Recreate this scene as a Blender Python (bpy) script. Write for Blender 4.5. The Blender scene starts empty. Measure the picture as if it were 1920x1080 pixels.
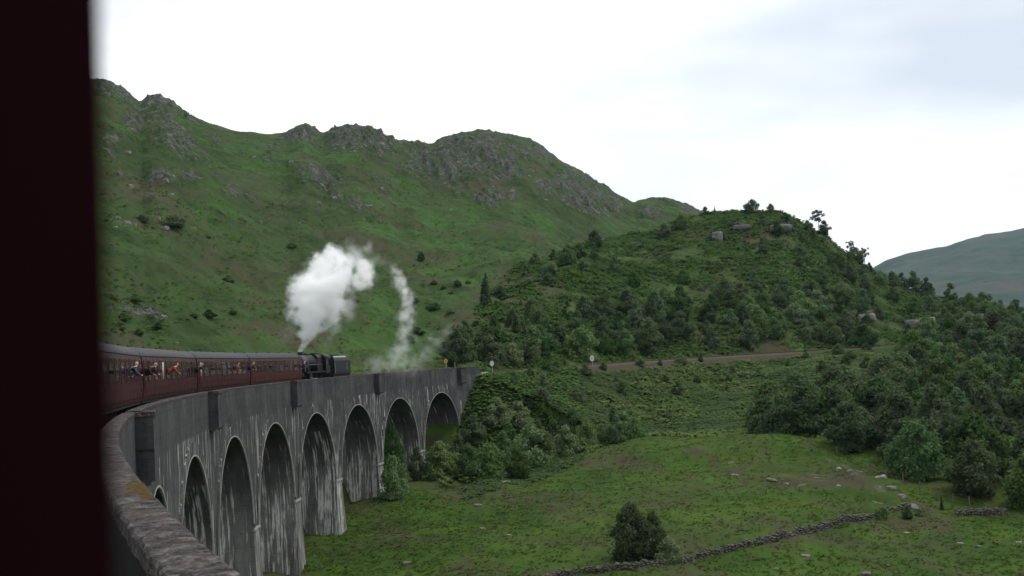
import bpy, bmesh, math, random
import numpy as np
from mathutils import Matrix, Vector, noise as mnoise

# ------------------------------------------------------------------ camera, world, sun, exposure
SC = bpy.context.scene
COL = SC.collection
FPX, YAW, PITCH, ROLL = 2106.18, math.radians(25.8129), math.radians(3.4858), math.radians(-2.9058)
CAMZ = 2.30                      # eye above the rails (rails are z = 0)
_F = np.array([math.sin(YAW)*math.cos(PITCH), math.cos(YAW)*math.cos(PITCH), math.sin(PITCH)])
_r = np.array([math.cos(YAW), -math.sin(YAW), 0.0]); _u = np.cross(_r, _F)
_R = _r*math.cos(ROLL) + _u*math.sin(ROLL)
_U = -_r*math.sin(ROLL) + _u*math.cos(ROLL)
cd = bpy.data.cameras.new('camera'); cam = bpy.data.objects.new('camera', cd); COL.objects.link(cam)
cd.sensor_width = 36.0; cd.lens = FPX/1920*36; cd.clip_start = 0.01; cd.clip_end = 20000
cd.dof.use_dof = True; cd.dof.focus_distance = 130; cd.dof.aperture_fstop = 4.0
cam.matrix_world = Matrix(((_R[0], _U[0], -_F[0], 0), (_R[1], _U[1], -_F[1], 0), (_R[2], _U[2], -_F[2], CAMZ), (0, 0, 0, 1)))
SC.camera = cam

SUN_EL, SUN_AZ = math.radians(60), math.radians(100)     # azimuth from +y towards +x
world = bpy.data.worlds.new('World'); SC.world = world; world.use_nodes = True
wn = world.node_tree.nodes; wl = world.node_tree.links
for n in list(wn): wn.remove(n)
w_out = wn.new('ShaderNodeOutputWorld'); w_bg = wn.new('ShaderNodeBackground')
w_sky = wn.new('ShaderNodeTexSky'); w_sky.sky_type = 'NISHITA'; w_sky.sun_disc = False
w_sky.sun_elevation = SUN_EL; w_sky.sun_rotation = SUN_AZ; w_sky.air_density = 1.0; w_sky.dust_density = 1.5
w_bg.inputs['Strength'].default_value = 0.10
w_tc = wn.new('ShaderNodeTexCoord')
w_map = wn.new('ShaderNodeMapping'); w_map.inputs['Scale'].default_value = (1.0, 1.0, 3.2)
w_n1 = wn.new('ShaderNodeTexNoise'); w_n1.inputs['Scale'].default_value = 2.6; w_n1.inputs['Detail'].default_value = 5; w_n1.inputs['Roughness'].default_value = 0.5
w_rp = wn.new('ShaderNodeValToRGB')            # cloud cover: a nearly closed white deck with thinner streaks
w_rp.color_ramp.elements[0].position = 0.36; w_rp.color_ramp.elements[0].color = (0.74, 0.74, 0.74, 1)
w_rp.color_ramp.elements[1].position = 0.60; w_rp.color_ramp.elements[1].color = (0.97, 0.97, 0.97, 1)
w_n2 = wn.new('ShaderNodeTexNoise'); w_n2.inputs['Scale'].default_value = 1.3; w_n2.inputs['Detail'].default_value = 4
w_rc = wn.new('ShaderNodeValToRGB')
w_rc.color_ramp.elements[0].position = 0.40; w_rc.color_ramp.elements[0].color = (6.2, 6.6, 7.0, 1)
w_rc.color_ramp.elements[1].position = 0.62; w_rc.color_ramp.elements[1].color = (10.8, 10.8, 10.9, 1)
w_mix = wn.new('ShaderNodeMixRGB')
wl.new(w_tc.outputs['Generated'], w_map.inputs['Vector'])
wl.new(w_map.outputs['Vector'], w_n1.inputs['Vector']); wl.new(w_map.outputs['Vector'], w_n2.inputs['Vector'])
wl.new(w_n1.outputs['Fac'], w_rp.inputs['Fac']); wl.new(w_n2.outputs['Fac'], w_rc.inputs['Fac'])
wl.new(w_rp.outputs['Color'], w_mix.inputs['Fac']); wl.new(w_sky.outputs['Color'], w_mix.inputs['Color1']); wl.new(w_rc.outputs['Color'], w_mix.inputs['Color2'])
wl.new(w_mix.outputs['Color'], w_bg.inputs['Color']); wl.new(w_bg.outputs['Background'], w_out.inputs['Surface'])

sd = bpy.data.lights.new('sun', 'SUN'); sd.energy = 1.5; sd.angle = math.radians(20); sd.color = (1.0, 0.97, 0.92)
sun = bpy.data.objects.new('sun', sd); COL.objects.link(sun)
_sdir = Vector((math.sin(SUN_AZ)*math.cos(SUN_EL), math.cos(SUN_AZ)*math.cos(SUN_EL), math.sin(SUN_EL)))
sun.rotation_euler = _sdir.to_track_quat('Z', 'Y').to_euler(); sun.location = (0, 0, 200)
SC.view_settings.view_transform = 'Standard'; SC.view_settings.look = 'None'
SC.view_settings.exposure = 0.46; SC.view_settings.gamma = 1.0
SC.cycles.volume_bounces = 32; SC.cycles.max_bounces = 32; SC.cycles.diffuse_bounces = 3; SC.cycles.glossy_bounces = 2
SC.cycles.transparent_max_bounces = 8; SC.cycles.volume_step_rate = 1.5; SC.cycles.volume_max_steps = 256
SC.cycles.caustics_reflective = False; SC.cycles.caustics_refractive = False

# ------------------------------------------------------------------ helpers
RT = 232.10                       # radius of the track curve
CX = RT - 1.4055                  # curve centre lies at (CX, 0)
WALL = 2.785                      # outer face of the viaduct wall from the track centre
rng = random.Random(7); npr = np.random.default_rng(11)
PI = math.pi

def P(s, off, z):
    """point on the railway curve: s metres along, off metres towards the inside of the curve"""
    t = s/RT; r = RT - off
    return (CX - r*math.cos(t), r*math.sin(t), z)
def ray(px, py):
    px = np.asarray(px, float); py = np.asarray(py, float)
    return _F + ((px-960)/FPX)[..., None]*_R - ((py-540)/FPX)[..., None]*_U
def project(x, y, z):
    p = np.stack([x, y, z-CAMZ], -1); d = np.maximum(p@_F, .01)
    return 960+FPX*(p@_R)/d, 540-FPX*(p@_U)/d
def to_polar(px, py, d):
    v = ray(px, py); h = np.hypot(v[..., 0], v[..., 1])
    return np.arctan2(v[..., 0], v[..., 1]), CAMZ + np.asarray(d, float)*v[..., 2]/h
def azpx(px):
    v = ray(px, np.full(np.shape(px), 655.0)); return np.arctan2(v[..., 0], v[..., 1])

_perm = npr.permutation(512).astype(np.int64); _perm = np.concatenate([_perm, _perm])
_ga = npr.random(1024)*2*np.pi; _gx, _gy = np.cos(_ga), np.sin(_ga)
def perlin(x, y):
    xi = np.floor(x).astype(np.int64); yi = np.floor(y).astype(np.int64); fx = x-xi; fy = y-yi
    u = fx*fx*fx*(fx*(fx*6-15)+10); v = fy*fy*fy*(fy*(fy*6-15)+10)
    def g(ix, iy, dx, dy):
        h = _perm[(_perm[ix & 511] + iy) & 511]; return _gx[h]*dx+_gy[h]*dy
    a = g(xi, yi, fx, fy); b = g(xi+1, yi, fx-1, fy); c = g(xi, yi+1, fx, fy-1); e = g(xi+1, yi+1, fx-1, fy-1)
    return (a+u*(b-a))*(1-v)+(c+u*(e-c))*v
def fbm(x, y, o=4, lac=2.03, gain=.5):
    a = 1.; s = 0
    for i in range(o):
        s = s+a*perlin(x+i*17.3, y-i*9.1); x = x*lac; y = y*lac; a *= gain
    return s
def ridged(x, y, o=4):
    a = 1.; s = 0
    for i in range(o):
        s = s+a*(1-np.abs(perlin(x+i*31.7, y+i*11.9))*2); x = x*2.1; y = y*2.1; a *= .5
    return s
def sstep(a, b, x):
    t = np.clip((x-a)/(b-a), 0, 1); return t*t*(3-2*t)
def smax(a, b, k):
    h = np.clip(.5+.5*(a-b)/k, 0, 1); return b+(a-b)*h+k*h*(1-h)

def link(o, parent=None):
    COL.objects.link(o)
    if parent is not None: o.parent = parent
    return o
def mesh_obj(name, verts, faces, mat, parent=None, smooth=False, loc=None, rz=0.0):
    me = bpy.data.meshes.new(name); me.from_pydata([tuple(v) for v in verts], [], [tuple(f) for f in faces])
    for m in (mat if isinstance(mat, (list, tuple)) else [mat]): me.materials.append(m)
    if smooth: me.polygons.foreach_set('use_smooth', [True]*len(me.polygons))
    me.update(); o = bpy.data.objects.new(name, me)
    if loc is not None: o.location = loc
    o.rotation_euler[2] = rz
    return link(o, parent)
def np_mesh(name, V, Fc, mat, smooth=True, attrs=None):
    me = bpy.data.meshes.new(name); V = np.ascontiguousarray(V, np.float32); Fc = np.ascontiguousarray(Fc, np.int32)
    n, k = Fc.shape
    me.vertices.add(len(V)); me.vertices.foreach_set('co', V.ravel())
    me.loops.add(n*k); me.loops.foreach_set('vertex_index', Fc.ravel())
    me.polygons.add(n); me.polygons.foreach_set('loop_start', np.arange(0, n*k, k, dtype=np.int32))
    me.polygons.foreach_set('loop_total', np.full(n, k, np.int32))
    me.polygons.foreach_set('use_smooth', np.full(n, smooth))
    me.update(calc_edges=True)
    for an, av in (attrs or {}).items():
        at = me.attributes.new(an, 'FLOAT', 'POINT'); at.data.foreach_set('value', np.ascontiguousarray(av, np.float32).ravel())
    if mat: me.materials.append(mat)
    return me
def np_obj(name, V, Fc, mat, parent=None, smooth=True, attrs=None):
    return link(bpy.data.objects.new(name, np_mesh(name, V, Fc, mat, smooth, attrs)), parent)
def empty(name, loc=(0, 0, 0), rz=0.0, parent=None):
    o = bpy.data.objects.new(name, None); o.location = loc; o.rotation_euler[2] = rz; o.empty_display_size = .3
    return link(o, parent)
def tag(o, label=None, cat=None, group=None, kind=None):
    if label: o['label'] = label
    if cat: o['category'] = cat
    if group: o['group'] = group
    if kind: o['kind'] = kind
    return o
def copy_tree(o, parent=None):
    c = o.copy(); COL.objects.link(c); c.parent = parent
    for ch in list(o.children): copy_tree(ch, c)
    return c
class MB:
    """collects boxes, prisms and tubes into one mesh"""
    def __init__(s): s.v = []; s.f = []; s.mi = []
    def add(s, vs, fs, mi=0):
        b = len(s.v); s.v += [tuple(v) for v in vs]; s.f += [tuple(b+i for i in f) for f in fs]; s.mi += [mi]*len(fs); return s
    def box(s, x0, x1, y0, y1, z0, z1, mi=0):
        return s.add([(x0, y0, z0), (x1, y0, z0), (x1, y1, z0), (x0, y1, z0), (x0, y0, z1), (x1, y0, z1), (x1, y1, z1), (x0, y1, z1)],
                     [(0, 3, 2, 1), (4, 5, 6, 7), (0, 1, 5, 4), (1, 2, 6, 5), (2, 3, 7, 6), (3, 0, 4, 7)], mi)
    def bevbox(s, x0, x1, y0, y1, z0, z1, b=.02, mi=0):
        xs = (x0, x1); ys = (y0, y1); zs = (z0, z1); bm = bmesh.new()
        vs = [bm.verts.new((x, y, z)) for z in zs for y in ys for x in xs]
        for f in [(0, 2, 3, 1), (4, 5, 7, 6), (0, 1, 5, 4), (1, 3, 7, 5), (3, 2, 6, 7), (2, 0, 4, 6)]: bm.faces.new([vs[i] for i in f])
        bmesh.ops.bevel(bm, geom=bm.edges[:], offset=b, segments=2, affect='EDGES')
        bm.verts.index_update(); s.add([v.co[:] for v in bm.verts], [[v.index for v in f.verts] for f in bm.faces], mi); bm.free(); return s
    def tube(s, pts, rad, n=8, mi=0, cap=True):
        pts = [Vector(p) for p in pts]; rings = []
        if not isinstance(rad, (list, tuple)): rad = [rad]*len(pts)
        for i, p in enumerate(pts):
            d = (pts[min(i+1, len(pts)-1)]-pts[max(i-1, 0)]).normalized()
            a = d.orthogonal().normalized() if i == 0 else (s_a - d*s_a.dot(d)).normalized()
            s_a = a; b = d.cross(a)
            rings.append([p+(a*math.cos(2*PI*k/n)+b*math.sin(2*PI*k/n))*rad[i] for k in range(n)])
        vs = [v for r in rings for v in r]; fs = []
        for i in range(len(pts)-1):
            for k in range(n): fs.append((i*n+k, i*n+(k+1) % n, (i+1)*n+(k+1) % n, (i+1)*n+k))
        if cap: fs += [tuple(range(n-1, -1, -1)), tuple((len(pts)-1)*n+k for k in range(n))]
        return s.add(vs, fs, mi)
    def loft(s, sections, closed=True, caps=True, mi=0):
        n = len(sections[0]); vs = [v for r in sections for v in r]; fs = []
        for i in range(len(sections)-1):
            for k in range(n if closed else n-1): fs.append((i*n+k, i*n+(k+1) % n, (i+1)*n+(k+1) % n, (i+1)*n+k))
        if caps: fs += [tuple(range(n-1, -1, -1)), tuple((len(sections)-1)*n+k for k in range(n))]
        return s.add(vs, fs, mi)
    def build(s, name, mat, parent=None, smooth=False, loc=None, rz=0.0):
        o = mesh_obj(name, s.v, s.f, mat, parent, smooth, loc, rz)
        if any(s.mi): o.data.polygons.foreach_set('material_index', s.mi)
        bm = bmesh.new(); bm.from_mesh(o.data); bmesh.ops.recalc_face_normals(bm, faces=bm.faces); bm.to_mesh(o.data); bm.free()
        return o

# ------------------------------------------------------------------ materials
class NT:
    def __init__(s, name, rough=.9, spec=.2):
        s.m = bpy.data.materials.new(name); s.m.use_nodes = True; s.t = s.m.node_tree; s.n = s.t.nodes; s.l = s.t.links
        s.b = s.n['Principled BSDF']; s.b.inputs['Roughness'].default_value = rough; s.b.inputs['Specular IOR Level'].default_value = spec
        s._pos = None
    def new(s, t, **kw):
        n = s.n.new(t)
        for k, v in kw.items(): setattr(n, k, v)
        return n
    def pos(s):
        if s._pos is None: s._pos = s.new('ShaderNodeNewGeometry').outputs['Position']
        return s._pos
    def obj(s): return s.new('ShaderNodeTexCoord').outputs['Object']
    def scale(s, vec, sc):
        n = s.new('ShaderNodeMapping'); n.inputs['Scale'].default_value = sc; s.l.new(vec, n.inputs['Vector']); return n.outputs['Vector']
    def noise(s, vec, sc, det=4, rough=.55, dist=0.0):
        n = s.new('ShaderNodeTexNoise'); n.inputs['Scale'].default_value = sc; n.inputs['Detail'].default_value = det
        n.inputs['Roughness'].default_value = rough; n.inputs['Distortion'].default_value = dist; s.l.new(vec, n.inputs['Vector']); return n.outputs['Fac']
    def voro(s, vec, sc, feat='F1'):
        n = s.new('ShaderNodeTexVoronoi', feature=feat); n.inputs['Scale'].default_value = sc; s.l.new(vec, n.inputs['Vector']); return n.outputs['Distance']
    def put(s, sock, v):
        if isinstance(v, (int, float)): sock.default_value = v
        elif isinstance(v, tuple): sock.default_value = (*v, 1) if len(v) == 3 and len(sock.default_value) == 4 else v
        else: s.l.new(v, sock)
    def ramp(s, f, stops, interp='LINEAR'):
        n = s.new('ShaderNodeValToRGB'); r = n.color_ramp; r.interpolation = interp
        while len(r.elements) < len(stops): r.elements.new(.5)
        for e, (p, c) in zip(r.elements, stops):
            e.position = p; e.color = (*c, 1) if isinstance(c, tuple) else (c, c, c, 1)
        s.l.new(f, n.inputs['Fac']); return n.outputs['Color']
    def mix(s, f, a, b, mode='MIX'):
        n = s.new('ShaderNodeMixRGB', blend_type=mode); s.put(n.inputs['Fac'], f); s.put(n.inputs['Color1'], a); s.put(n.inputs['Color2'], b); return n.outputs['Color']
    def math(s, op, a, b=0.0, clamp=False):
        n = s.new('ShaderNodeMath', operation=op, use_clamp=clamp); s.put(n.inputs[0], a); s.put(n.inputs[1], b); return n.outputs[0]
    def mapr(s, v, a, b, c=0.0, d=1.0):
        n = s.new('ShaderNodeMapRange'); n.interpolation_type = 'SMOOTHSTEP'; s.put(n.inputs['Value'], v)
        for i, x in zip((1, 2, 3, 4), (a, b, c, d)): n.inputs[i].default_value = x
        return n.outputs['Result']
    def attr(s, name): return s.new('ShaderNodeAttribute', attribute_name=name).outputs['Fac']
    def rand(s): return s.new('ShaderNodeObjectInfo').outputs['Random']
    def sep(s, vec):
        n = s.new('ShaderNodeSeparateXYZ'); s.l.new(vec, n.inputs[0]); return n.outputs
    def bump(s, h, st, dist):
        n = s.new('ShaderNodeBump'); n.inputs['Strength'].default_value = st; n.inputs['Distance'].default_value = dist
        s.l.new(h, n.inputs['Height']); s.l.new(n.outputs['Normal'], s.b.inputs['Normal'])
    def color(s, c): s.put(s.b.inputs['Base Color'], c); return s.m

def m_plain(name, col, rough=.6, spec=.3, var=.25, sc=3.0, metal=0.0):
    t = NT(name, rough, spec); t.b.inputs['Metallic'].default_value = metal
    f = t.noise(t.obj(), sc, 5, .6)
    return t.color(t.mix(f, tuple(c*(1-var) for c in col), tuple(min(1, c*(1+var)) for c in col)))

def m_terrain(name, scale, greens, browns, rock=True, bump=(.6, .5), fine=.6, mid=.9):
    """moorland: several greens, bracken, brown heath patches, rock where the mesh carries it"""
    t = NT(name, .95, .08); p = t.pos()
    n1 = t.noise(t.scale(p, (1, 1, 1.6)), .016*scale, 7, .62, .9); n2 = t.noise(p, .16*scale, 5, .65); n3 = t.noise(p, 1.1*scale, 4, .7)
    c = t.ramp(n1, [(.40, greens[0]), (.50, greens[1]), (.58, greens[2])])
    c = t.mix(t.ramp(n2, [(.40, 0.0), (.60, mid)]), c, greens[3]); nd = t.noise(t.scale(p, (1, 1, 2.0)), .055*scale, 6, .7, 1.2); c = t.mix(t.ramp(nd, [(.50, 0.0), (.60, mid*.85)]), c, tuple(g*.62 for g in greens[4]))
    c = t.mix(t.ramp(n3, [(.35, .0), (.7, fine)]), c, greens[4])
    nb = t.noise(t.scale(p, (1.3, .8, 2.0)), .03*scale, 6, .68, .8)
    br = t.math('MULTIPLY', t.ramp(nb, [(.49, 0.0), (.60, .85)]), t.ramp(n2, [(.3, .35), (.6, 1.0)]))
    br = t.math('ADD', br, t.math('MULTIPLY', t.attr('heath'), t.ramp(n2, [(.3, .3), (.55, 1.0)])), clamp=True)
    c = t.mix(br, c, t.mix(n3, browns[0], browns[1]))
    h = t.math('ADD', t.math('MULTIPLY', n2, 1.0), t.math('MULTIPLY', n3, .5))
    if rock:
        sx = t.scale(p, (1.0, 1.0, .45))
        k1 = t.noise(sx, .12, 6, .7, .4); k2 = t.noise(t.scale(p, (1, 1, .22)), .42, 5, .74, 1.0)
        rc = t.ramp(k2, [(.40, (.014, .014, .013)), (.48, (.055, .053, .051)), (.57, (.095, .091, .087)), (.70, (.215, .207, .198))])
        rc = t.mix(t.ramp(k1, [(.44, 0.0), (.58, .85)]), rc, (.033, .057, .017))
        rm = t.math('MULTIPLY', t.attr('rock'), 1.0); rm = t.math('ADD', rm, t.math('MULTIPLY', t.math('SUBTRACT', k2, .5), 1.5))
        rm = t.mapr(rm, .38, .56); rm = t.math('MULTIPLY', rm, t.mapr(t.attr('rock'), .04, .2))
        c = t.mix(rm, c, rc); h = t.math('ADD', h, t.math('MULTIPLY', t.math('MULTIPLY', k2, 3.0), rm))
    t.bump(h, bump[0], bump[1])
    return t.color(c)

G_HILL = [(.024, .038, .012), (.034, .068, .014), (.040, .106, .018), (.036, .060, .017), (.023, .045, .012)]
BROWN = [(.040, .040, .020), (.060, .049, .031)]
M_HILL = m_terrain('moor_hill', 1.0, G_HILL, BROWN)
M_WHILL = m_terrain('wooded_hill_ground', 1.8, [(.034, .058, .014), (.044, .078, .017), (.055, .100, .022), (.046, .062, .02), (.028, .048, .013)], [(.045, .036, .024), (.062, .045, .032)])
M_FIELD = m_terrain('meadow', 3.0, [(.022, .054, .008), (.036, .076, .010), (.050, .086, .012), (.042, .064, .011), (.024, .050, .008)], [(.040, .034, .020), (.058, .048, .030)], bump=(.35, .2), fine=.3, mid=.5)
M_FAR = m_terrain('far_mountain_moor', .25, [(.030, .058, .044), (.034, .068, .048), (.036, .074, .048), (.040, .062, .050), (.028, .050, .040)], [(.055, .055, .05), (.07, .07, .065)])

def m_leaf(name, dark, light, trans=.42, up=.3, drift=False):
    t = NT(name, .8, .10)
    gm = t.new('ShaderNodeNewGeometry'); vm = t.new('ShaderNodeVectorMath', operation='ADD'); sc_ = t.new('ShaderNodeVectorMath', operation='SCALE'); nz = t.new('ShaderNodeVectorMath', operation='NORMALIZE')
    t.l.new(gm.outputs['Normal'], sc_.inputs[0]); sc_.inputs['Scale'].default_value = 1-up; t.l.new(sc_.outputs[0], vm.inputs[0]); vm.inputs[1].default_value = (0, 0, up); t.l.new(vm.outputs[0], nz.inputs[0]); t.l.new(nz.outputs[0], t.b.inputs['Normal'])
    n = t.noise(t.pos(), .9, 3, .6); r = t.rand()
    c = t.mix(t.ramp(n, [(.3, 0.0), (.7, 1.0)]), dark, light)
    if drift:
        c = t.mix(t.ramp(t.noise(t.pos(), .10, 4, .6), [(.44, 0.0), (.60, .85)]), c, (light[0]*1.15, light[1]*1.02, light[2]*.9)); c = t.mix(t.ramp(t.noise(t.scale(t.pos(), (1, 1, 2)), .17, 4, .6, .5), [(.60, 0.0), (.68, .75)]), c, (.075, .062, .032))
    hs = t.new('ShaderNodeHueSaturation'); t.put(hs.inputs['Color'], c)
    t.put(hs.inputs['Value'], t.mapr(r, 0, 1, .72, 1.32)); t.put(hs.inputs['Hue'], t.mapr(t.math('FRACT', t.math('MULTIPLY', r, 7.3)), 0, 1, .485, .52))
    t.put(hs.inputs['Saturation'], t.mapr(t.math('FRACT', t.math('MULTIPLY', r, 3.7)), 0, 1, .8, 1.1))
    tr = t.new('ShaderNodeBsdfTranslucent'); t.l.new(hs.outputs['Color'], tr.inputs['Color'])
    mx = t.new('ShaderNodeMixShader'); mx.inputs[0].default_value = trans
    t.l.new(t.b.outputs[0], mx.inputs[1]); t.l.new(tr.outputs[0], mx.inputs[2]); t.l.new(mx.outputs[0], t.n['Material Output'].inputs['Surface'])
    t.color(hs.outputs['Color']); return t.m
M_BIRCH = m_leaf('birch_leaves', (.052, .092, .034), (.096, .148, .058))
M_OAK = m_leaf('oak_leaves', (.040, .076, .024), (.076, .124, .038))
M_OLIVE = m_leaf('willow_leaves', (.074, .120, .040), (.130, .184, .066))
M_PINE = m_leaf('pine_needles', (.034, .058, .030), (.056, .086, .042), .3)
M_BRACK = m_leaf('bracken_fronds', (.046, .104, .024), (.080, .160, .040), .5, .88, True)
M_BRACK2 = m_leaf('scrub_leaves', (.054, .100, .028), (.092, .150, .046), .5, .85, True)
M_SCRUB = m_leaf('young_scrub_leaves', (.040, .078, .024), (.070, .118, .038), .5, .6)
M_GRASS = m_leaf('grass_blades', (.034, .074, .010), (.058, .100, .015), .5, .9)
M_HEATH = m_leaf('heather_twigs', (.060, .054, .030), (.092, .074, .046), .4, .7)
M_BARK = m_plain('bark', (.075, .068, .060), .95, .1, .45, 2.0)
M_BBARK = m_plain('birch_bark', (.22, .21, .195), .9, .1, .6, 1.5)

def m_concrete(name, base=.056, streak=1.0, lo=-1.3, radial=False):
    t = NT(name, .92, .15); p = t.pos(); z = t.sep(p)[2]; ps = p
    if radial:                                   # runs that follow the barrel of the arch: vary across the width only
        sx, sy, _ = t.sep(p); dx = t.math('SUBTRACT', sx, CX)
        rr = t.math('SQRT', t.math('ADD', t.math('MULTIPLY', dx, dx), t.math('MULTIPLY', sy, sy)))
        cm = t.new('ShaderNodeCombineXYZ'); t.put(cm.inputs[0], rr); t.put(cm.inputs[1], t.math('MULTIPLY', sy, .06)); t.put(cm.inputs[2], z); ps = cm.outputs[0]
    n1 = t.noise(p, .35, 6, .65); n2 = t.noise(p, 3.0, 5, .7); n3 = t.noise(t.scale(ps, (1, 1, .12)), 1.3, 5, .65)
    c = t.ramp(n1, [(.34, (base*.5, base*.5, base*.53)), (.52, (base, base, base*1.03)), (.68, (base*1.55, base*1.52, base*1.52))])
    c = t.mix(t.ramp(n3, [(.35, .75), (.6, 0.0)]), c, (base*.36, base*.37, base*.37))
    c = t.mix(t.ramp(n2, [(.4, 0.0), (.75, .35)]), c, (base*1.8, base*1.75, base*1.7))
    if lo < -3: c = t.mix(t.math('MULTIPLY', t.mapr(z, -6.0, -10.5), t.ramp(n3, [(.38, .25), (.60, .95)])), c, (.155, .15, .142))
    # horizontal pour lines every lift of about 1.1 m, slightly irregular
    zz = t.math('ADD', z, t.math('MULTIPLY', n1, .08)); fr = t.math('FRACT', t.math('MULTIPLY', zz, .9))
    ln = t.math('MULTIPLY', t.mapr(t.math('ABSOLUTE', t.math('SUBTRACT', fr, .5)), .0, .035, 1, 0), t.ramp(n2, [(.35, .1), (.6, .8)]))
    c = t.mix(ln, c, (base*.45, base*.45, base*.46))
    # white lime runs: thin vertical streaks that start at the drain line and at the arch soffit
    s1 = t.noise(t.scale(ps, (1, 1, .05)), 3.6, 4, .64, .45); s2 = t.noise(t.scale(ps, (1, 1, .16)), 5.5, 3, .6); zone = t.noise(t.scale(p, (1, 1, .35)), .22, 3, .5)
    zm = t.math('MULTIPLY', t.mapr(z, lo-.25, lo), 1.0); below = t.math('SUBTRACT', 1.0, zm)
    deep = t.mapr(z, -6.0, -12.0, 0.0, .075)
    thr = t.math('ADD', t.math('ADD', s1, deep), t.math('MULTIPLY', t.math('SUBTRACT', zone, .5), .42))
    sm = t.math('MULTIPLY', t.mapr(thr, .575, .64), t.ramp(s2, [(.34, .15), (.58, 1.0)])); sm = t.math('MULTIPLY', t.math('MULTIPLY', sm, below), .85*streak)
    c = t.mix(sm, c, (.46, .45, .43))
    # moss low and under the arches
    ms = t.math('MULTIPLY', t.ramp(t.noise(p, .5, 5, .65), [(.5, 0.0), (.66, .5)]), t.mapr(z, -3.0, -9.0))
    c = t.mix(ms, c, (.055, .062, .03))
    t.bump(t.math('ADD', t.math('MULTIPLY', n2, .6), t.math('MULTIPLY', fr, .1)), .5, .05)
    return t.color(c)
M_CONC = m_concrete('weathered_concrete')
M_CONC_D = m_concrete('weathered_concrete_pier', .075, 1.15, -4.0); M_SOFFIT = m_concrete('lime_streaked_soffit', .07, 1.3, -4.6, True)
M_LIP = m_plain('lime_stained_edge', (.27, .265, .25), .9, .15, .5, 2.5); M_CONC_BLACK = m_plain('near_black_concrete', (.010, .0095, .0095), .95, .1, .5, 1.5)
def m_coping():
    t = NT('lichen_coping', .95, .12); p = t.pos()
    n1 = t.noise(p, 4.5, 6, .80, .6); n2 = t.noise(p, 9, 5, .75); n3 = t.noise(p, .8, 4, .6, 1.0); n4 = t.noise(p, 24, 3, .7)
    c = t.ramp(n1, [(.41, (.008, .007, .007)), (.48, (.028, .024, .022)), (.54, (.060, .054, .050)), (.63, (.175, .165, .155))])
    c = t.mix(t.ramp(n2, [(.46, 0.0), (.6, .8)]), c, (.055, .044, .04))
    c = t.mix(t.ramp(n4, [(.55, 0.0), (.68, .7)]), c, (.18, .175, .168))
    c = t.mix(t.ramp(n3, [(.56, 0.0), (.66, .7)]), c, t.mix(n2, (.04, .022, .019), (.072, .05, .038)))
    t.bump(t.math('ADD', n1, t.math('MULTIPLY', n2, .8)), .9, .03)
    return t.color(c)
M_COPE = m_coping()
M_LICHEN = m_plain('orange_lichen', (.06, .042, .013), .95, .05, .6, 14)
def m_rock(name, base):
    t = NT(name, .9, .15); p = t.pos(); n1 = t.noise(p, .9, 6, .7, .5); n2 = t.noise(t.scale(p, (1, 1, 2.2)), 3.2, 5, .72)
    c = t.ramp(n2, [(.3, tuple(b*.3 for b in base)), (.5, tuple(b*.8 for b in base)), (.7, tuple(b*1.35 for b in base))])
    c = t.mix(t.ramp(n1, [(.5, 0.0), (.64, .8)]), c, (.055, .07, .03)); t.bump(n2, .8, .15); return t.color(c)
M_ROCK = m_rock('grey_rock', (.14, .134, .132)); M_STONE = m_rock('drystone', (.10, .092, .086)); M_PALE = m_rock('pale_rock', (.24, .225, .21))
M_BALLAST = m_plain('ballast', (.075, .062, .050), .95, .1, .5, 9)
M_SLEEPER = m_plain('sleeper_timber', (.06, .05, .042), .9, .1, .3, 4)
M_RAIL = m_plain('rusty_rail', (.07, .05, .038), .6, .4, .3, 5, .4)
def m_paint(name, col, rough=.35, dirt=.5, coat=.0):
    t = NT(name, rough, .22); p = t.obj(); n = t.noise(t.scale(p, (1, 1, .4)), 2.2, 6, .65); n2 = t.noise(p, 9, 4, .6); z = t.sep(p)[2]
    c = t.mix(t.ramp(n, [(.4, 0.0), (.7, dirt)]), col, tuple(.55*x+.012 for x in col))
    c = t.mix(t.math('MULTIPLY', t.mapr(z, 1.6, .9), t.ramp(n2, [(.3, .3), (.65, .8)])), c, (.045, .035, .03))
    t.b.inputs['Coat Weight'].default_value = coat; t.put(t.b.inputs['Roughness'], t.mapr(n, .3, .7, rough*.8, rough*1.5)); return t.color(c)
M_MAROON = m_paint('maroon_paint', (.042, .0040, .0062)); M_MAROON2 = m_paint('brown_maroon_paint', (.056, .009, .006)); M_FRAME = m_plain('dark_door_frame', (.017, .0024, .0050), .75, .06, .3, 3)
M_ROOF = m_plain('grey_roof_paint', (.042, .042, .047), .7, .25, .3, 1.2)
M_BLACK = m_plain('black_paint', (.006, .006, .0065), .5, .25, .3, 3); M_UNDER = m_plain('underframe_black', (.014, .013, .012), .85, .2, .3, 3)
M_STEEL = m_plain('bright_steel', (.35, .35, .36), .35, .5, .2, 4, .9); M_COAL = m_plain('coal', (.012, .012, .013), .6, .4, .4, 8)
M_SMOKEBOX = m_plain('grey_smokebox', (.032, .032, .035), .5, .4, .3, 3); M_GREENBLK = m_plain('lined_black_tender', (.009, .012, .0115), .5, .25, .3, 2)
def m_glass():
    t = NT('coach_glass', .06, .6); return t.color(t.mix(t.noise(t.obj(), .9, 2), (.018, .02, .02), (.03, .033, .033)))
M_GLASS = m_glass()
M_WHITE = m_plain('white_paint', (.62, .62, .6), .5, .3, .15, 4); M_CREAM = m_plain('cream_trim', (.40, .38, .33), .6, .3, .2, 4)
M_SKIN = m_plain('skin', (.42, .25, .19), .6, .3, .12, 8); M_HAIR = m_plain('dark_hair', (.03, .022, .017), .7, .2, .3, 10); M_HAIR2 = m_plain('grey_hair', (.4, .39, .38), .7, .2, .2, 10)
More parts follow.
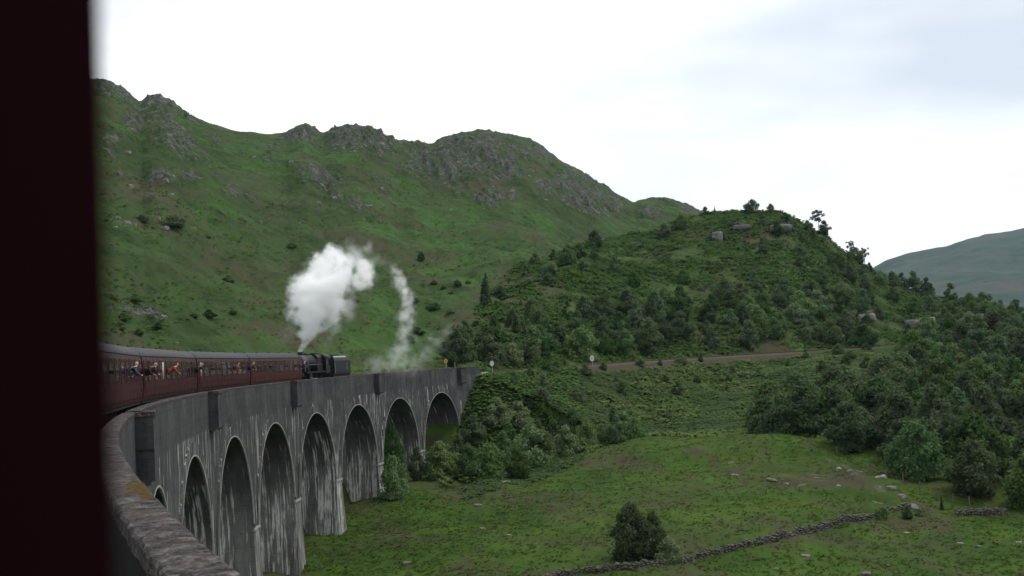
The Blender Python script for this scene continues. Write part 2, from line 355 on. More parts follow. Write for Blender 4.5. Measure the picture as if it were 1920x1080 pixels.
M_INTERIOR = m_plain('dark_interior', (.035, .017, .018), .6, .2, .3, 3); M_GREY = m_plain('galvanised', (.30, .30, .31), .5, .4, .15, 4)
M_YELLOW = m_plain('orange_sign', (.52, .26, .04), .5, .3, .12, 4); M_SIGNW = m_plain('pale_sign', (.5, .52, .55), .5, .3, .1, 4); M_WOOD = m_plain('weathered_timber', (.13, .10, .08), .9, .1, .4, 5)

# ------------------------------------------------------------------ terrain
S_END = 191.0                                   # where the viaduct meets the embankment
def track_d(az):
    sn = np.sin(az); return CX*sn + np.sqrt(CX*CX*sn*sn + RT*RT - CX*CX)
def edge_d(az): return np.maximum(track_d(az)+6.0, 60.0)
_DG = np.arange(0, 420, 5.0)
_VCOL = [(-900, [(0, -24), (100, -22), (420, -20)]), (300, [(0, -25), (60, -23), (82, -19), (120, -16), (420, 0)]),
         (600, [(0, -25), (60, -22), (100, -18.6), (125, -16.9), (145, -15.4), (190, -12), (420, 0)]),
         (760, [(0, -25), (60, -22), (110, -17.8), (150, -14.3), (170, -12.0), (200, -8), (420, 0)]),
         (900, [(0, -25), (60, -21), (110, -17.6), (146, -15.0), (168, -12.8), (182, -11.2), (260, -3)]),
         (1040, [(0, -25), (60, -21), (110, -17.3), (160, -14.2), (190, -12), (420, -8)]),
         (1200, [(0, -25), (60, -21), (105, -17.6), (150, -14.4), (180, -13), (215, -11.6), (420, -6)]),
         (1400, [(0, -25), (60, -21), (110, -17.5), (140, -15.6), (180, -13.2), (230, -9), (270, -4), (420, 0)]),
         (1560, [(0, -25), (60, -21.5), (120, -17.6), (145, -16.2), (190, -12.0), (250, -5), (300, -.6), (420, 0)]),
         (1700, [(0, -25), (60, -21.5), (130, -17.8), (146, -16.4), (240, -7), (322, -.4), (420, 0)]),
         (1920, [(0, -25), (60, -22), (125, -18.6), (150, -16.8), (250, -7), (350, -.4), (420, 0)]),
         (2700, [(0, -25), (60, -22), (130, -18), (250, -8), (380, -.4), (420, 0)])]
_VA = azpx(np.array([c[0] for c in _VCOL], float)); _VT = np.array([np.interp(_DG, *zip(*c[1])) for c in _VCOL])
def v_base(az, d):
    a = np.clip(az, _VA[0], _VA[-1]); i = np.clip(np.searchsorted(_VA, a)-1, 0, len(_VA)-2)
    fa = (a-_VA[i])/(_VA[i+1]-_VA[i]); fa = fa*fa*(3-2*fa)
    g = np.clip(d/5.0, 0, len(_DG)-1.001); j = g.astype(int); fd = g-j
    return (_VT[i, j]*(1-fd)+_VT[i, j+1]*fd)*(1-fa)+(_VT[i+1, j]*(1-fd)+_VT[i+1, j+1]*fd)*fa
def _pt(px, d):
    a = float(azpx(np.array([float(px)]))[0]); return np.array([math.sin(a)*d, math.cos(a)*d])
_KA, _KB, _KC = _pt(1235, 168), _pt(1440, 160), _pt(1640, 143)       # spine of the grassy knoll
_EZ = np.array([(-900, -22), (150, -20), (300, -17.5), (600, -13.5), (760, -10), (860, -6), (930, -2.5), (1000, -1.0), (1100, -.7), (2700, -.6)])
def edge_z(az): return np.interp(az, azpx(_EZ[:, 0]), _EZ[:, 1])
def valley_z(x, y, detail=True):
    az = np.arctan2(x, y); d = np.hypot(x, y); z = v_base(az, d)
    ab = _KB-_KA; tt = np.clip(((x-_KA[0])*ab[0]+(y-_KA[1])*ab[1])/(ab@ab), 0, 1)
    kd = np.hypot(x-_KA[0]-tt*ab[0], y-_KA[1]-tt*ab[1])
    wv = 1+.25*perlin(x/14+3, y/14)
    b1 = (2.5+1.5*tt)*np.exp(-(kd*wv/12.5)**2)
    ab2 = _KC-_KB; t2 = np.clip(((x-_KB[0])*ab2[0]+(y-_KB[1])*ab2[1])/(ab2@ab2), 0, 1); k2 = np.hypot(x-_KB[0]-t2*ab2[0], y-_KB[1]-t2*ab2[1])
    z = z + smax(b1, (3.6-2.2*t2)*np.exp(-(k2*wv/9.5)**2), .8)
    dd = np.hypot(x-_pt(1640, 139)[0], y-_pt(1640, 139)[1]); z = z+.9*np.exp(-(dd/8)**2)   # low rocky tail of the knoll
    t = np.arctan2(y, CX-x); s = t*RT; e = RT-np.hypot(x-CX, y)
    ds = np.maximum(0, S_END-s); dist = np.hypot(e, ds*1.0)
    slope = np.where(ds > 0, .62+.5*np.clip(ds/3, 0, 1), .50+.12*perlin(s/25, e*0+2))
    emb = -.55-slope*np.maximum(0, dist-3.3)
    rough = sstep(150, 230, d)
    z = smax(z, emb, 1.5)
    w = sstep(track_d(az)+2.0, edge_d(az), d); z = z*(1-w)+edge_z(az)*w
    if detail:
        onbed = sstep(3.0, 5.5, np.where(s > S_END-2, np.abs(e), 99))
        z = z+onbed*(.8*fbm(x/22, y/22, 3)+.35*(1-rough)*ridged(x/9+y/30, y/13, 2)+(.22+.25*rough)*fbm(x/5, y/5, 4)+.10*fbm(x/1.6, y/1.6, 2))
    return z
def _table(rows):
    a = np.array(rows, float); az, z = to_polar(a[:, 0], a[:, 1], a[:, 2]); o = np.argsort(az); return az[o], a[o, 2], z[o]
H2T = _table([(-700, 60, 520), (-200, 120, 580), (0, 128, 600), (190, 156, 640), (230, 172, 645), (262, 195, 640), (280, 189, 632), (300, 187, 630), (325, 197, 632), (345, 213, 640),
    (400, 235, 660), (440, 246, 680), (470, 247, 690), (500, 252, 705), (535, 252, 715), (555, 244, 715), (570, 240, 715), (585, 244, 716), (600, 251, 720), (620, 247, 716), (640, 244, 715),
    (665, 241, 715), (700, 248, 716), (735, 262, 720), (742, 266, 724), (770, 267, 740), (808, 275, 760), (818, 270, 770), (850, 256, 800), (885, 248, 815), (910, 245, 820), (935, 250, 826), (960, 251, 830),
    (985, 258, 830), (1010, 271, 830), (1035, 290, 830), (1060, 310, 830), (1095, 332, 835), (1130, 352, 840), (1160, 370, 845), (1188, 381, 850), (1205, 374, 880), (1240, 371, 900), (1262, 374, 905), (1310, 397, 920), (1400, 440, 950), (1600, 560, 1000), (2600, 640, 1000)])
H1T = _table([(780, 700, 225), (860, 650, 245), (925, 572, 290), (1000, 500, 340), (1060, 470, 362), (1110, 452, 380), (1200, 434, 400), (1280, 412, 415), (1340, 396, 420), (1400, 394, 420), (1465, 397, 420), (1520, 428, 425),
    (1600, 486, 430), (1700, 543, 440), (1790, 566, 450), (1860, 582, 460), (1920, 590, 470), (2300, 600, 480), (2700, 610, 480)])
H3T = _table([(1300, 600, 2900), (1500, 570, 2950), (1600, 525, 3000), (1640, 500, 3000), (1660, 488, 3000), (1690, 478, 3010), (1750, 466, 3050), (1775, 462, 3070), (1800, 452, 3100), (1850, 439, 3200), (1880, 436, 3250), (1920, 428, 3300), (2100, 400, 3400), (2500, 380, 3500)])
# crags on the big hill, where the photograph shows bare rock: centre, half-size, tilt, strength
CRAGS = [(215, 172, 55, 15, .35, .9), (305, 205, 42, 20, .35, 1), (252, 232, 20, 22, 0, .9), (322, 256, 48, 20, .5, 1), (402, 262, 15, 14, 0, .7), (212, 275, 22, 22, 0, .7),
    (572, 252, 36, 20, 0, 1), (676, 262, 68, 24, .1, 1.1), (792, 300, 34, 32, .3, .9), (360, 298, 36, 10, .1, .7), (335, 330, 70, 14, .05, .75), (450, 366, 34, 13, .35, .75), (600, 335, 60, 22, .35, .7),
    (640, 372, 60, 15, .35, .65), (505, 298, 36, 13, .2, .55), (905, 290, 95, 42, .1, .85), (830, 322, 52, 24, .1, 1), (960, 328, 60, 16, -.1, .8), (912, 370, 28, 18, .1, 1), (962, 368, 14, 14, 0, .6),
    (1085, 370, 72, 28, .35, 1), (1100, 335, 42, 13, .55, .9), (1150, 388, 20, 18, .3, .8), (1292, 388, 26, 14, .4, .9), (1215, 398, 22, 10, .3, .8), (275, 588, 75, 9, .12, 1.1), (1020, 290, 30, 10, .75, .7), (720, 345, 40, 15, .5, .45), (850, 350, 40, 16, .3, .7), (300, 225, 60, 20, .5, .5), (1240, 375, 30, 6, 0, .6)]
BROWNS = [(930, 540, 60, 20, -.5, .9), (990, 520, 70, 14, -.5, .9), (1000, 555, 60, 18, -.3, .6), (620, 560, 60, 30, 0, .4), (860, 600, 50, 18, 0, .6), (400, 500, 90, 12, 0, .5), (250, 360, 50, 12, 0, .6), (345, 365, 40, 10, 0, .6), (560, 640, 60, 14, 0, .7), (230, 640, 60, 25, 0, .5), (800, 480, 60, 16, .2, .6), (780, 520, 50, 12, 0, .5), (680, 450, 60, 10, .2, .4)]
BROWNS1 = [(1420, 425, 90, 22, 0, .9), (1250, 450, 70, 12, -.2, .6), (1340, 530, 60, 20, -.2, .6), (1650, 600, 60, 14, 0, .5), (960, 530, 50, 24, -.6, 1), (1800, 600, 80, 10, 0, .7), (1010, 505, 50, 14, -.5, .9)]
CRAGS1 = [(1465, 427, 24, 9, .1, 1), (1345, 443, 10, 8, 0, .9), (1385, 425, 20, 7, 0, .7), (1625, 600, 16, 14, 0, 1), (1722, 606, 26, 12, 0, 1), (1840, 590, 40, 8, .1, .9), (1545, 452, 16, 6, .5, .6)]
KROCK = [(1560, 868, 16, 5, .5, .9), (1600, 890, 30, 6, .6, .9), (1510, 900, 60, 10, .1, .7), (1640, 915, 40, 9, .6, .9), (1670, 948, 40, 5, .05, .9), (1375, 885, 18, 7, .3, .6), (1310, 845, 16, 4, .1, .5), (1580, 915, 50, 10, .2, .55), (1630, 690, 30, 8, 0, .8), (1120, 745, 20, 12, 0, .5), (1110, 755, 14, 8, 0, .4), (1850, 965, 40, 3, 0, .6), (895, 952, 18, 3, 0, .5)]
KBROWN = [(1310, 848, 26, 6, .1, .9), (1340, 862, 14, 8, .5, .8), (1375, 888, 30, 10, .3, 1), (1190, 865, 50, 8, .2, .6), (1500, 900, 70, 10, .1, .5), (1600, 905, 70, 16, .35, .5), (1660, 680, 60, 18, 0, .9), (1110, 690, 60, 7, -.08, .9), (1250, 678, 110, 5, -.06, .9), (1720, 980, 70, 14, 0, .6), (1330, 850, 60, 8, 0, .4)]
def masks(lst, px, py, wob):
    m = np.zeros_like(px)
    for cx, cy, rx, ry, rot, st in lst:
        c, s = math.cos(rot), math.sin(rot); u = ((px-cx)*c+(py-cy)*s)/rx; v = (-(px-cx)*s+(py-cy)*c)/ry
        m = np.maximum(m, st*np.clip(1.45-np.hypot(u, v)-wob, 0, 1))
    return m
def hill_z(T, x, y, z0, kind):
    az = np.arctan2(x, y); d = np.hypot(x, y); d0 = edge_d(az); d1 = np.interp(az, T[0], T[1]); z1 = np.interp(az, T[0], T[2])
    u = (d-d0)/(d1-d0); uc = np.clip(u, 0, 1)
    sh = (uc+.10*np.sin(uc*PI*2)*-.35) if kind == 2 else uc**.9
    z = z0+(z1-z0)*sh; back = np.maximum(0, d-d1); z = z-back*.28-.0004*back*back
    env = sstep(0, .06, u)*(1-.75*sstep(.75, 1.0, u))
    a = (7.0, 2.6, .8) if kind == 2 else (4.0, 1.6, .6)
    z = z+env*(a[0]*fbm(x/95, y/95, 2)+a[1]*fbm(x/30+5, y/30, 3))+sstep(0, .05, u)*(a[2]*fbm(x/7, y/7, 4)+(1.3 if kind == 2 else .7)*(1-.7*sstep(.85, 1, u))*fbm((az*500+.55*d)/16, (d-.4*az*500)/62, 4))
    return z, u, az, d, d1
def hill2_z(x, y, attrs=False):
    az = np.arctan2(x, y); z0 = edge_z(az)
    z, u, az, d, d1 = hill_z(H2T, x, y, z0-.3, 2)
    px, py = project(x, y, z)
    wob = .75*fbm(x/16, y/16, 4)
    m = masks(CRAGS, px, py, wob); arc = az*600
    rib = ridged(arc/7+d/50, d/40+arc/40, 5)-1.0
    top = sstep(.35, .8, u); sc = sstep(.20, .46, fbm(x/22+9, y/22, 4))*top*.72
    m2 = np.maximum(m, sc)
    keep = 1-.7*sstep(.95, 1.0, u)
    z = z+keep*(m*(1.4+2.6*rib)+sc*1.3*rib)*np.clip(d/520, .12, 1.2)
    if attrs: return z, np.clip(m2*(.75+.5*rib), 0, 1.2), masks(BROWNS, px, py, wob)
    return z
def hill1_z(x, y, attrs=False):
    z, u, az, d, d1 = hill_z(H1T, x, y, -.6, 1); px, py = project(x, y, z); wob = .5*fbm(x/10, y/10, 3)
    m = masks(CRAGS1, px, py, wob); z = z+m*(1.2+1.3*ridged(x/7, y/7, 3))
    if attrs: return z, m*1.1, masks(BROWNS1, px, py, wob)
    return z
def ground_z(x, y):
    x = np.asarray(x, float); y = np.asarray(y, float)
    az = np.arctan2(x, y); d = np.hypot(x, y)
    return np.where(d < edge_d(az), valley_z(x, y), np.maximum(hill1_z(x, y), hill2_z(x, y)))
def hit(px, py, dmin=40., dmax=760.):
    """where the sight line of a spot in the photograph meets the terrain; returns (n,3) and a validity mask"""
    px = np.atleast_1d(np.asarray(px, float)); py = np.atleast_1d(np.asarray(py, float)); v = ray(px, py); v = v/np.hypot(v[:, 0], v[:, 1])[:, None]
    n = len(px); lo = np.full(n, dmin); done = np.zeros(n, bool); d = dmin
    while d < dmax and not done.all():
        st = 1.0+d*.006; d += st; k = ~done
        below = np.zeros(n, bool); below[k] = CAMZ+v[k, 2]*d < ground_z(v[k, 0]*d, v[k, 1]*d)
        done |= below; lo[~done] = d
    hi = lo+1.0+lo*.007
    for _ in range(7):
        mid = .5*(lo+hi); b = CAMZ+v[:, 2]*mid < ground_z(v[:, 0]*mid, v[:, 1]*mid); hi = np.where(b, mid, hi); lo = np.where(b, lo, mid)
    x, y = v[:, 0]*hi, v[:, 1]*hi
    return np.stack([x, y, ground_z(x, y)], -1), done
def polar_mesh(name, az, dfun, nrow, zfun, mat, power=1.0):
    v = np.linspace(0, 1, nrow)**power; A, Vv = np.meshgrid(az, v); D = dfun(A, Vv); X = np.sin(A)*D; Y = np.cos(A)*D
    z, rk, br = zfun(X.ravel(), Y.ravel()); nc = len(az)
    i = np.arange((nrow-1)*nc).reshape(nrow-1, nc)[:, :-1].ravel()
    F = np.stack([i, i+nc, i+nc+1, i+1], -1)
    o = np_obj(name, np.stack([X.ravel(), Y.ravel(), z], -1), F, mat, None, True, {'rock': rk, 'heath': br})
    tag(o, kind='structure'); return o
def _val(x, y):
    z = valley_z(x, y); px, py = project(x, y, z); wob = .6*fbm(x/4, y/4, 3); m = .46*masks(KROCK, px, py, wob); m = m*(np.hypot(x, y) > 90)
    t = np.arctan2(y, CX-x)*RT; e = RT-np.hypot(x-CX, y); bed = (t > S_END)*1.3*np.clip(1.6-np.abs(e-2.2)/3.6, 0, 1)
    return z+m*(.15+.5*ridged(x/2.5, y/2.5, 3)), m*1.15, np.maximum(masks(KBROWN, px, py, wob), bed)
def _azr(p0, p1, n): return np.linspace(float(azpx(np.array([p0]))[0]), float(azpx(np.array([p1]))[0]), n)
polar_mesh('valley_ground', np.concatenate([_azr(-800., 150., 60)[:-1], _azr(150., 1960., 700)[:-1], _azr(1960., 2900., 60)]), lambda a, v: 12+(edge_d(a)+.5-12)*v, 330, _val, M_FIELD, .8)
polar_mesh('moorland_hill', np.concatenate([_azr(-700., 150., 70)[:-1], _azr(150., 1400., 800)[:-1], _azr(1400., 2600., 40)]),
           lambda a, v: np.where(v < .88, edge_d(a)+(np.interp(a, H2T[0], H2T[1])-edge_d(a))*v/.88, np.interp(a, H2T[0], H2T[1])+(v-.88)/.12*160), 400, lambda x, y: hill2_z(x, y, True), M_HILL, 1.15)
polar_mesh('wooded_hill', np.concatenate([_azr(780., 1960., 520)[:-1], _azr(1960., 2700., 40)]),
           lambda a, v: np.where(v < .85, edge_d(a)+(np.interp(a, H1T[0], H1T[1])-edge_d(a))*v/.85, np.interp(a, H1T[0], H1T[1])+(v-.85)/.15*120), 220, lambda x, y: hill1_z(x, y, True), M_WHILL)
def _far(x, y):
    az = np.arctan2(x, y); d = np.hypot(x, y); d1 = np.interp(az, H3T[0], H3T[1]); z1 = np.interp(az, H3T[0], H3T[2]); u = (d-1100)/(d1-1100); uc = np.clip(u, 0, 1)
    env = sstep(0, .1, u)*(1-.85*sstep(.85, 1, u))
    z = -20+(z1+20)*uc**1.25+env*(22*fbm(x/420, y/420, 4))+3*fbm(x/60, y/60, 3)*sstep(0, .1, u)-np.maximum(0, d-d1)*.3
    return z, .55*sstep(.15, .5, fbm(x/120, y/120, 4))*sstep(.5, .95, u), .7*sstep(.1, .4, fbm(x/300+4, y/300, 4))
polar_mesh('distant_mountain', _azr(1250., 2500., 240), lambda a, v: 1100+(np.interp(a, H3T[0], H3T[1])*1.12-1100)*v, 150, _far, M_FAR)
_a = np.linspace(0, 2*np.pi, 97)[:-1]
_rr = [0., 60, 400, 1500, 3000, 4600]
_V = [(0, 0, -30)]+[(r*math.cos(a), r*math.sin(a), -30) for r in _rr[1:] for a in _a]
_Fs = [(0, 1+i, 1+(i+1) % 96) for i in range(96)]+[(1+k*96+i, 1+(k+1)*96+i, 1+(k+1)*96+(i+1) % 96, 1+k*96+(i+1) % 96) for k in range(4) for i in range(96)]
tag(mesh_obj('outer_terrain', _V, _Fs, M_FAR), kind='structure')

# ------------------------------------------------------------------ viaduct
BAY, A0 = 17.533, 68.7528
R_IN, CROWN = 7.62, -2.51
SPRING = CROWN-R_IN
K0, K1 = -5, 6
viaduct = empty('viaduct', P(100, 0, -17)); viaduct.location = P(100, 0, -17)
tag(viaduct, 'tall curved grey concrete railway viaduct with round arches carrying the steam train', 'viaduct')
_vinv = Matrix.Translation(-Vector(viaduct.location))
def vpart(name, mb, mat, parent=None, smooth=False):
    o = mb.build(name, mat, parent or viaduct, smooth)
    if parent is None: o.matrix_parent_inverse = _vinv
    else: o.matrix_parent_inverse = _vinv
    return o
def strip(mb, ss, offs_z_fn):
    """loft a cross-section (list of (off, z)) along the curve"""
    mb.loft([[P(s, o, z) for o, z in offs_z_fn(s)] for s in ss])
TOPZ = -.25                                     # wall top below the parapet
PIERS = {}
for k in range(K0, K1+1):
    a = A0+BAY*k; half = BAY/2; NS = 28
    mb = MB(); rg = MB()
    th = [PI*i/NS for i in range(NS+1)]
    arcs = [(a-R_IN*math.cos(q), SPRING+R_IN*math.sin(q)) for q in th]
    cols = [(a-half, SPRING)]+arcs+[(a+half, SPRING)]
    for side in (1, -1):
        off = WALL*side; vs = []; fs = []
        for s_, z_ in cols: vs += [P(s_, off, z_), P(s_, off, .5*(z_+TOPZ)), P(s_, off, TOPZ)]
        for i in range(len(cols)-1):
            for j in range(2): fs.append((3*i+j, 3*i+3+j, 3*i+4+j, 3*i+1+j))
        mb.add(vs, fs)
    sf = MB(); vs = []; fs = []
    for s_, z_ in arcs: vs += [P(s_, o_, z_) for o_ in (WALL, WALL*.5, 0, -WALL*.5, -WALL)]
    for i in range(NS):
        for j in range(4): fs.append((5*i+j, 5*i+1+j, 5*i+6+j, 5*i+5+j))
    sf.add(vs, fs)
    mb.add([P(s_, o_, TOPZ) for s_ in np.linspace(a-half, a+half, 9) for o_ in (WALL, -WALL)], [(2*i, 2*i+1, 2*i+3, 2*i+2) for i in range(8)])
    vpart('arch_span', mb, M_CONC); vpart('arch_soffit', sf, M_SOFFIT, None, True)
    for side in (1, -1):                         # the slightly proud ring of each arch with a chamfered lip
        sec = []
        for q in [PI*i/40 for i in range(41)]:
            c_, s_ = math.cos(q), math.sin(q); prof = []
            for rr_, pr_ in ((R_IN-.0, -.05), (R_IN-.02, .03), (R_IN+.07, .10), (R_IN+.82, .10), (R_IN+.86, -.05)):
                prof.append(P(a-rr_*c_, (WALL+pr_)*side, SPRING+rr_*s_))
            sec.append(prof)
        rg.loft(sec)
    rgo = vpart('arch_ring', rg, M_CONC); lp = MB()
    for side in (1, -1):                         # the lime-whitened arris along the edge of the ring
        lp.loft([[P(a-rr_*math.cos(q), (WALL+pr_)*side, SPRING+rr_*math.sin(q)) for rr_, pr_ in ((R_IN-.035, .0), (R_IN-.035, .06), (R_IN-.01, .115), (R_IN+.075, .115), (R_IN+.075, .05))] for q in [PI*(i+.4)/40.8 for i in range(41)]])
    lo_ = lp.build('arris', M_LIP, rgo); lo_.matrix_parent_inverse = Matrix.Identity(4)
for k in range(K0-1, K1+1):
    sc_ = A0+BAY*(k+.5); hw = BAY/2-R_IN
    if k == K1: break
    x_, y_, _ = P(sc_, 0, 0); zg = float(valley_z(np.array([x_]), np.array([y_]), False)[0])-1.5
    zg = min(zg, SPRING-1.5)
    mb = MB(); secs = []
    for z_, ex in ((SPRING+.002, 0), (SPRING-.5, .0), (.5*(SPRING+zg), .16), (zg, .34)):
        sec = []
        for (ds, do) in ((-hw-ex, WALL+ex), (0, WALL+ex), (hw+ex, WALL+ex), (hw+ex, 0), (hw+ex, -WALL-ex), (0, -WALL-ex), (-hw-ex, -WALL-ex), (-hw-ex, 0)): sec.append(P(sc_+ds, do, z_))
        secs.append(sec)
    mb.loft(secs); pr = vpart('pier', mb, [M_CONC_D, M_SOFFIT])
    for pl in pr.data.polygons:
        rd = Vector((pl.center.x-CX, pl.center.y, 0)).normalized()
        if abs(pl.normal.dot(rd)) < .6: pl.material_index = 1
    for o0, o1 in ((WALL-.05, WALL+.10), (-WALL-.10, -WALL+.05)):
        im = MB(); im.loft([[P(sc_+d_, o_, z_) for o_, z_ in ((o0, SPRING-.34), (o1, SPRING-.34), (o1, SPRING-.12), (o0, SPRING-.12))] for d_ in (-hw-.08, 0, hw+.08)])
        io = im.build('impost', M_LIP, pr); io.matrix_parent_inverse = Matrix.Identity(4)
# end abutment: solid wall beyond the last arch
s0_, s1_ = A0+BAY*(K1+.5)-(BAY/2-R_IN), S_END
mb = MB(); mb.loft([[P(s_, o_, z_) for o_, z_ in ((WALL, TOPZ), (WALL, SPRING), (WALL+.3, -15), (-WALL-.3, -15), (-WALL, SPRING), (-WALL, TOPZ))] for s_ in np.linspace(s0_, s1_, 5)])
vpart('abutment', mb, M_CONC_D)
# parapets with coping; refuges stand out over every second pier of the inner side
PAR_T, PAR_H = .40, 1.03
REF = [A0+BAY*(k+.5) for k in (-6, -2, 0, 2, 4, 6)]; RW, RD, RZ = 1.05, .62, -1.35
for k in range(K0, K1+2):
    a, b = A0+BAY*(k-.5), A0+BAY*(k+.5)
    if k == K1+1: b = S_END
    for side in (1, -1):
        mb = MB(); cp = MB()
        gaps = [(r-RW+.36, r+RW-.36) for r in REF if side == 1]
        ends = [a]+[q for g in gaps for q in g if a < q < b]+[b]
        if any(g[0] <= a <= g[1] for g in gaps): ends = ends[1:]
        if any(g[0] <= b <= g[1] for g in gaps): ends = ends[:-1]
        for i in range(0, len(ends)-1, 2):
            ss = np.linspace(ends[i], ends[i+1], max(3, int((ends[i+1]-ends[i])/1.2)))
            strip(mb, ss, lambda s: [((WALL-.003)*side, TOPZ-.2), ((WALL-.003)*side, PAR_H-.16), ((WALL-PAR_T)*side, PAR_H-.16), ((WALL-PAR_T)*side, TOPZ-.2)])
            ss = np.linspace(ends[i], ends[i+1], max(3, int((ends[i+1]-ends[i])/.10 if -2 <= k <= -1 or abs(a) < 40 else (ends[i+1]-ends[i])/1.2)))
            def cs(s):
                w = .020*float(mnoise.noise((s*1.7, side*3., 0)))+.012*float(mnoise.noise((s*6, side*3., 5))); w2 = .022*float(mnoise.noise((s*2.3, side*7., 9)))+.010*float(mnoise.noise((s*8, side, 3)))
                return [((WALL+.012+w)*side, PAR_H-.165), ((WALL+.014+w)*side, PAR_H-.035), ((WALL-.02+w)*side, PAR_H+w*.5), ((WALL-.2)*side, PAR_H+.012+w2*.6), ((WALL-.405+w2)*side, PAR_H+w2*.5), ((WALL-.43+w2)*side, PAR_H-.03), ((WALL-.43+w2)*side, PAR_H-.165)]
            strip(cp, ss, cs)
        pp = vpart('parapet', mb, [M_CONC, M_CONC_BLACK])
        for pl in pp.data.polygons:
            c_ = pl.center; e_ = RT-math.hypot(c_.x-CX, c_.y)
            if abs(e_) < WALL-PAR_T+.02: pl.material_index = 1  # faces towards the track take the near-black concrete
        co = cp.build('coping', M_COPE, pp, False); co.matrix_parent_inverse = Matrix.Identity(4)
for r in REF:
    mb = MB(); cp = MB()
    def rbox(m, s0, s1, o0, o1, z0, z1): m.loft([[P(s, o, z) for o, z in ((o0, z0), (o1, z0), (o1, z1), (o0, z1))] for s in (s0, .5*(s0+s1), s1)])
    mb.loft([[P(s, o, z) for o, z in ((WALL-.1, RZ-.16), (WALL+RD-.15, RZ-.16), (WALL+RD, RZ), (WALL+RD, TOPZ), (WALL-.1, TOPZ))] for s in (r-RW, r, r+RW)])
    rbox(mb, r-RW, r-RW+.35, WALL-.39, WALL+RD-.004, TOPZ-.1, PAR_H-.16); rbox(mb, r+RW-.35, r+RW, WALL-.39, WALL+RD-.004, TOPZ-.1, PAR_H-.16)
    rbox(mb, r-RW+.34, r+RW-.34, WALL+RD-.35, WALL+RD-.008, TOPZ-.1, PAR_H-.16)
    rf = vpart('refuge', mb, M_CONC)
    rbox(cp, r-RW-.05, r-RW+.38, WALL-.42, WALL+RD+.05, PAR_H-.158, PAR_H+.002); rbox(cp, r+RW-.38, r+RW+.05, WALL-.42, WALL+RD+.05, PAR_H-.158, PAR_H+.002)
    rbox(cp, r-RW+.379, r+RW-.379, WALL+RD-.38, WALL+RD+.046, PAR_H-.156, PAR_H-.002)
    co = cp.build('coping', M_COPE, rf); co.matrix_parent_inverse = Matrix.Identity(4)
# orange lichen cushion on the near coping, a thin crust of its own
mb = MB()
for i in range(46):
    s_ = rng.gauss(13.4, .55); o_ = WALL-.05-abs(rng.gauss(0, .07)); r_ = rng.uniform(.03, .09)
    pts = [P(s_+r_*2.2*math.cos(q)*rng.uniform(.7, 1.2), o_+r_*math.sin(q)*rng.uniform(.7, 1.2), PAR_H+.004) for q in [2*PI*j/9 for j in range(9)]]
    mb.add(pts+[P(s_, o_, PAR_H+.03)], [(j, (j+1) % 9, 9) for j in range(9)])
o = vpart('lichen_patch', mb, M_LICHEN, None, True); tag(o, kind='stuff')
# trackbed and rails
mb = MB(); ss = np.linspace(-60, 430, 200); strip(mb, ss, lambda s: [(WALL-.42, -.62), (1.9, -.22), (-1.9, -.22), (-WALL+.42, -.62), (-WALL+.42, -.9), (WALL-.42, -.9)])
tag(mb.build('ballast_bed', M_BALLAST), kind='structure')
track = empty('railway_track', (0, 0, 0)); tag(track, 'single railway track curving over the viaduct and along the embankment', 'railway track')
for g in (-.7525, .7525):
    mb = MB(); strip(mb, ss, lambda s: [(g-.035, -.15), (g-.035, 0), (g+.035, 0), (g+.035, -.15)]); mb.build('rail', M_RAIL, track)
mb = MB()
for i in range(640):
    s_ = -60+i*.76; t_ = s_/RT; mb.loft([[P(s_+d_, o_, z_) for o_, z_ in ((1.3, -.25), (1.3, -.14), (-1.3, -.14), (-1.3, -.25))] for d_ in (-.13, .13)])
tag(mb.build('sleepers', M_SLEEPER, track), kind='stuff')

# ------------------------------------------------------------------ train
COACH_L, COACH_P = 19.9, 20.4
S_GAP = 61.3857
SIDE = [(1.30, .98), (1.37, 1.25), (1.405, 1.7), (1.41, 2.1), (1.395, 2.6), (1.36, 3.0), (1.31, 3.28)]
ROOFP = [(1.335, 3.26), (1.33, 3.33), (1.22, 3.50), (1.02, 3.65), (.75, 3.76), (.4, 3.83), (0, 3.86)]
def side_x(z): return float(np.interp(z, [p[1] for p in SIDE], [p[0] for p in SIDE]))
def window_mesh(w, z0, z1, toplight, tz=None):
    """a frame standing proud of the body side, its glass and the bar of the top light"""
    fr = MB(); gl = MB(); b = .05; ex = .025
    def slab(m, y0, y1, a0, a1, e0, e1):
        if a1-a0 > .3:
            zs = [a0, (a0+a1)/2-.12, (a0+a1)/2+.12, (a0+a1)/2+.35, a1]
            for q0, q1 in zip(zs[:-1], zs[1:]): slab(m, y0, y1, q0, q1, e0, e1+.0)
            return
        m.add([(side_x(a0)+e0, y0, a0), (side_x(a0)+e0, y1, a0), (side_x(a1)+e0, y1, a1), (side_x(a1)+e0, y0, a1), (side_x(a0)+e1, y0, a0), (side_x(a0)+e1, y1, a0), (side_x(a1)+e1, y1, a1), (side_x(a1)+e1, y0, a1)],
              [(0, 1, 2, 3), (7, 6, 5, 4), (0, 4, 5, 1), (1, 5, 6, 2), (2, 6, 7, 3), (3, 7, 4, 0)])
    slab(fr, -w/2, -w/2+b, z0, z1, -.01, ex); slab(fr, w/2-b, w/2, z0, z1, -.01, ex); slab(fr, -w/2+b, w/2-b, z0, z0+b, -.01, ex); slab(fr, -w/2+b, w/2-b, z1-b, z1, -.01, ex)
    if toplight:
        zb = z1-.30; slab(fr, -w/2+b, w/2-b, zb, zb+.05, -.01, ex); slab(fr, -.03, .03, zb+.05, z1-b, -.01, ex)
    slab(gl, -w/2+b*.5, w/2-b*.5, z0+b*.5, z1-b*.5, -.02, .012)
    return fr, gl
_wm = {}
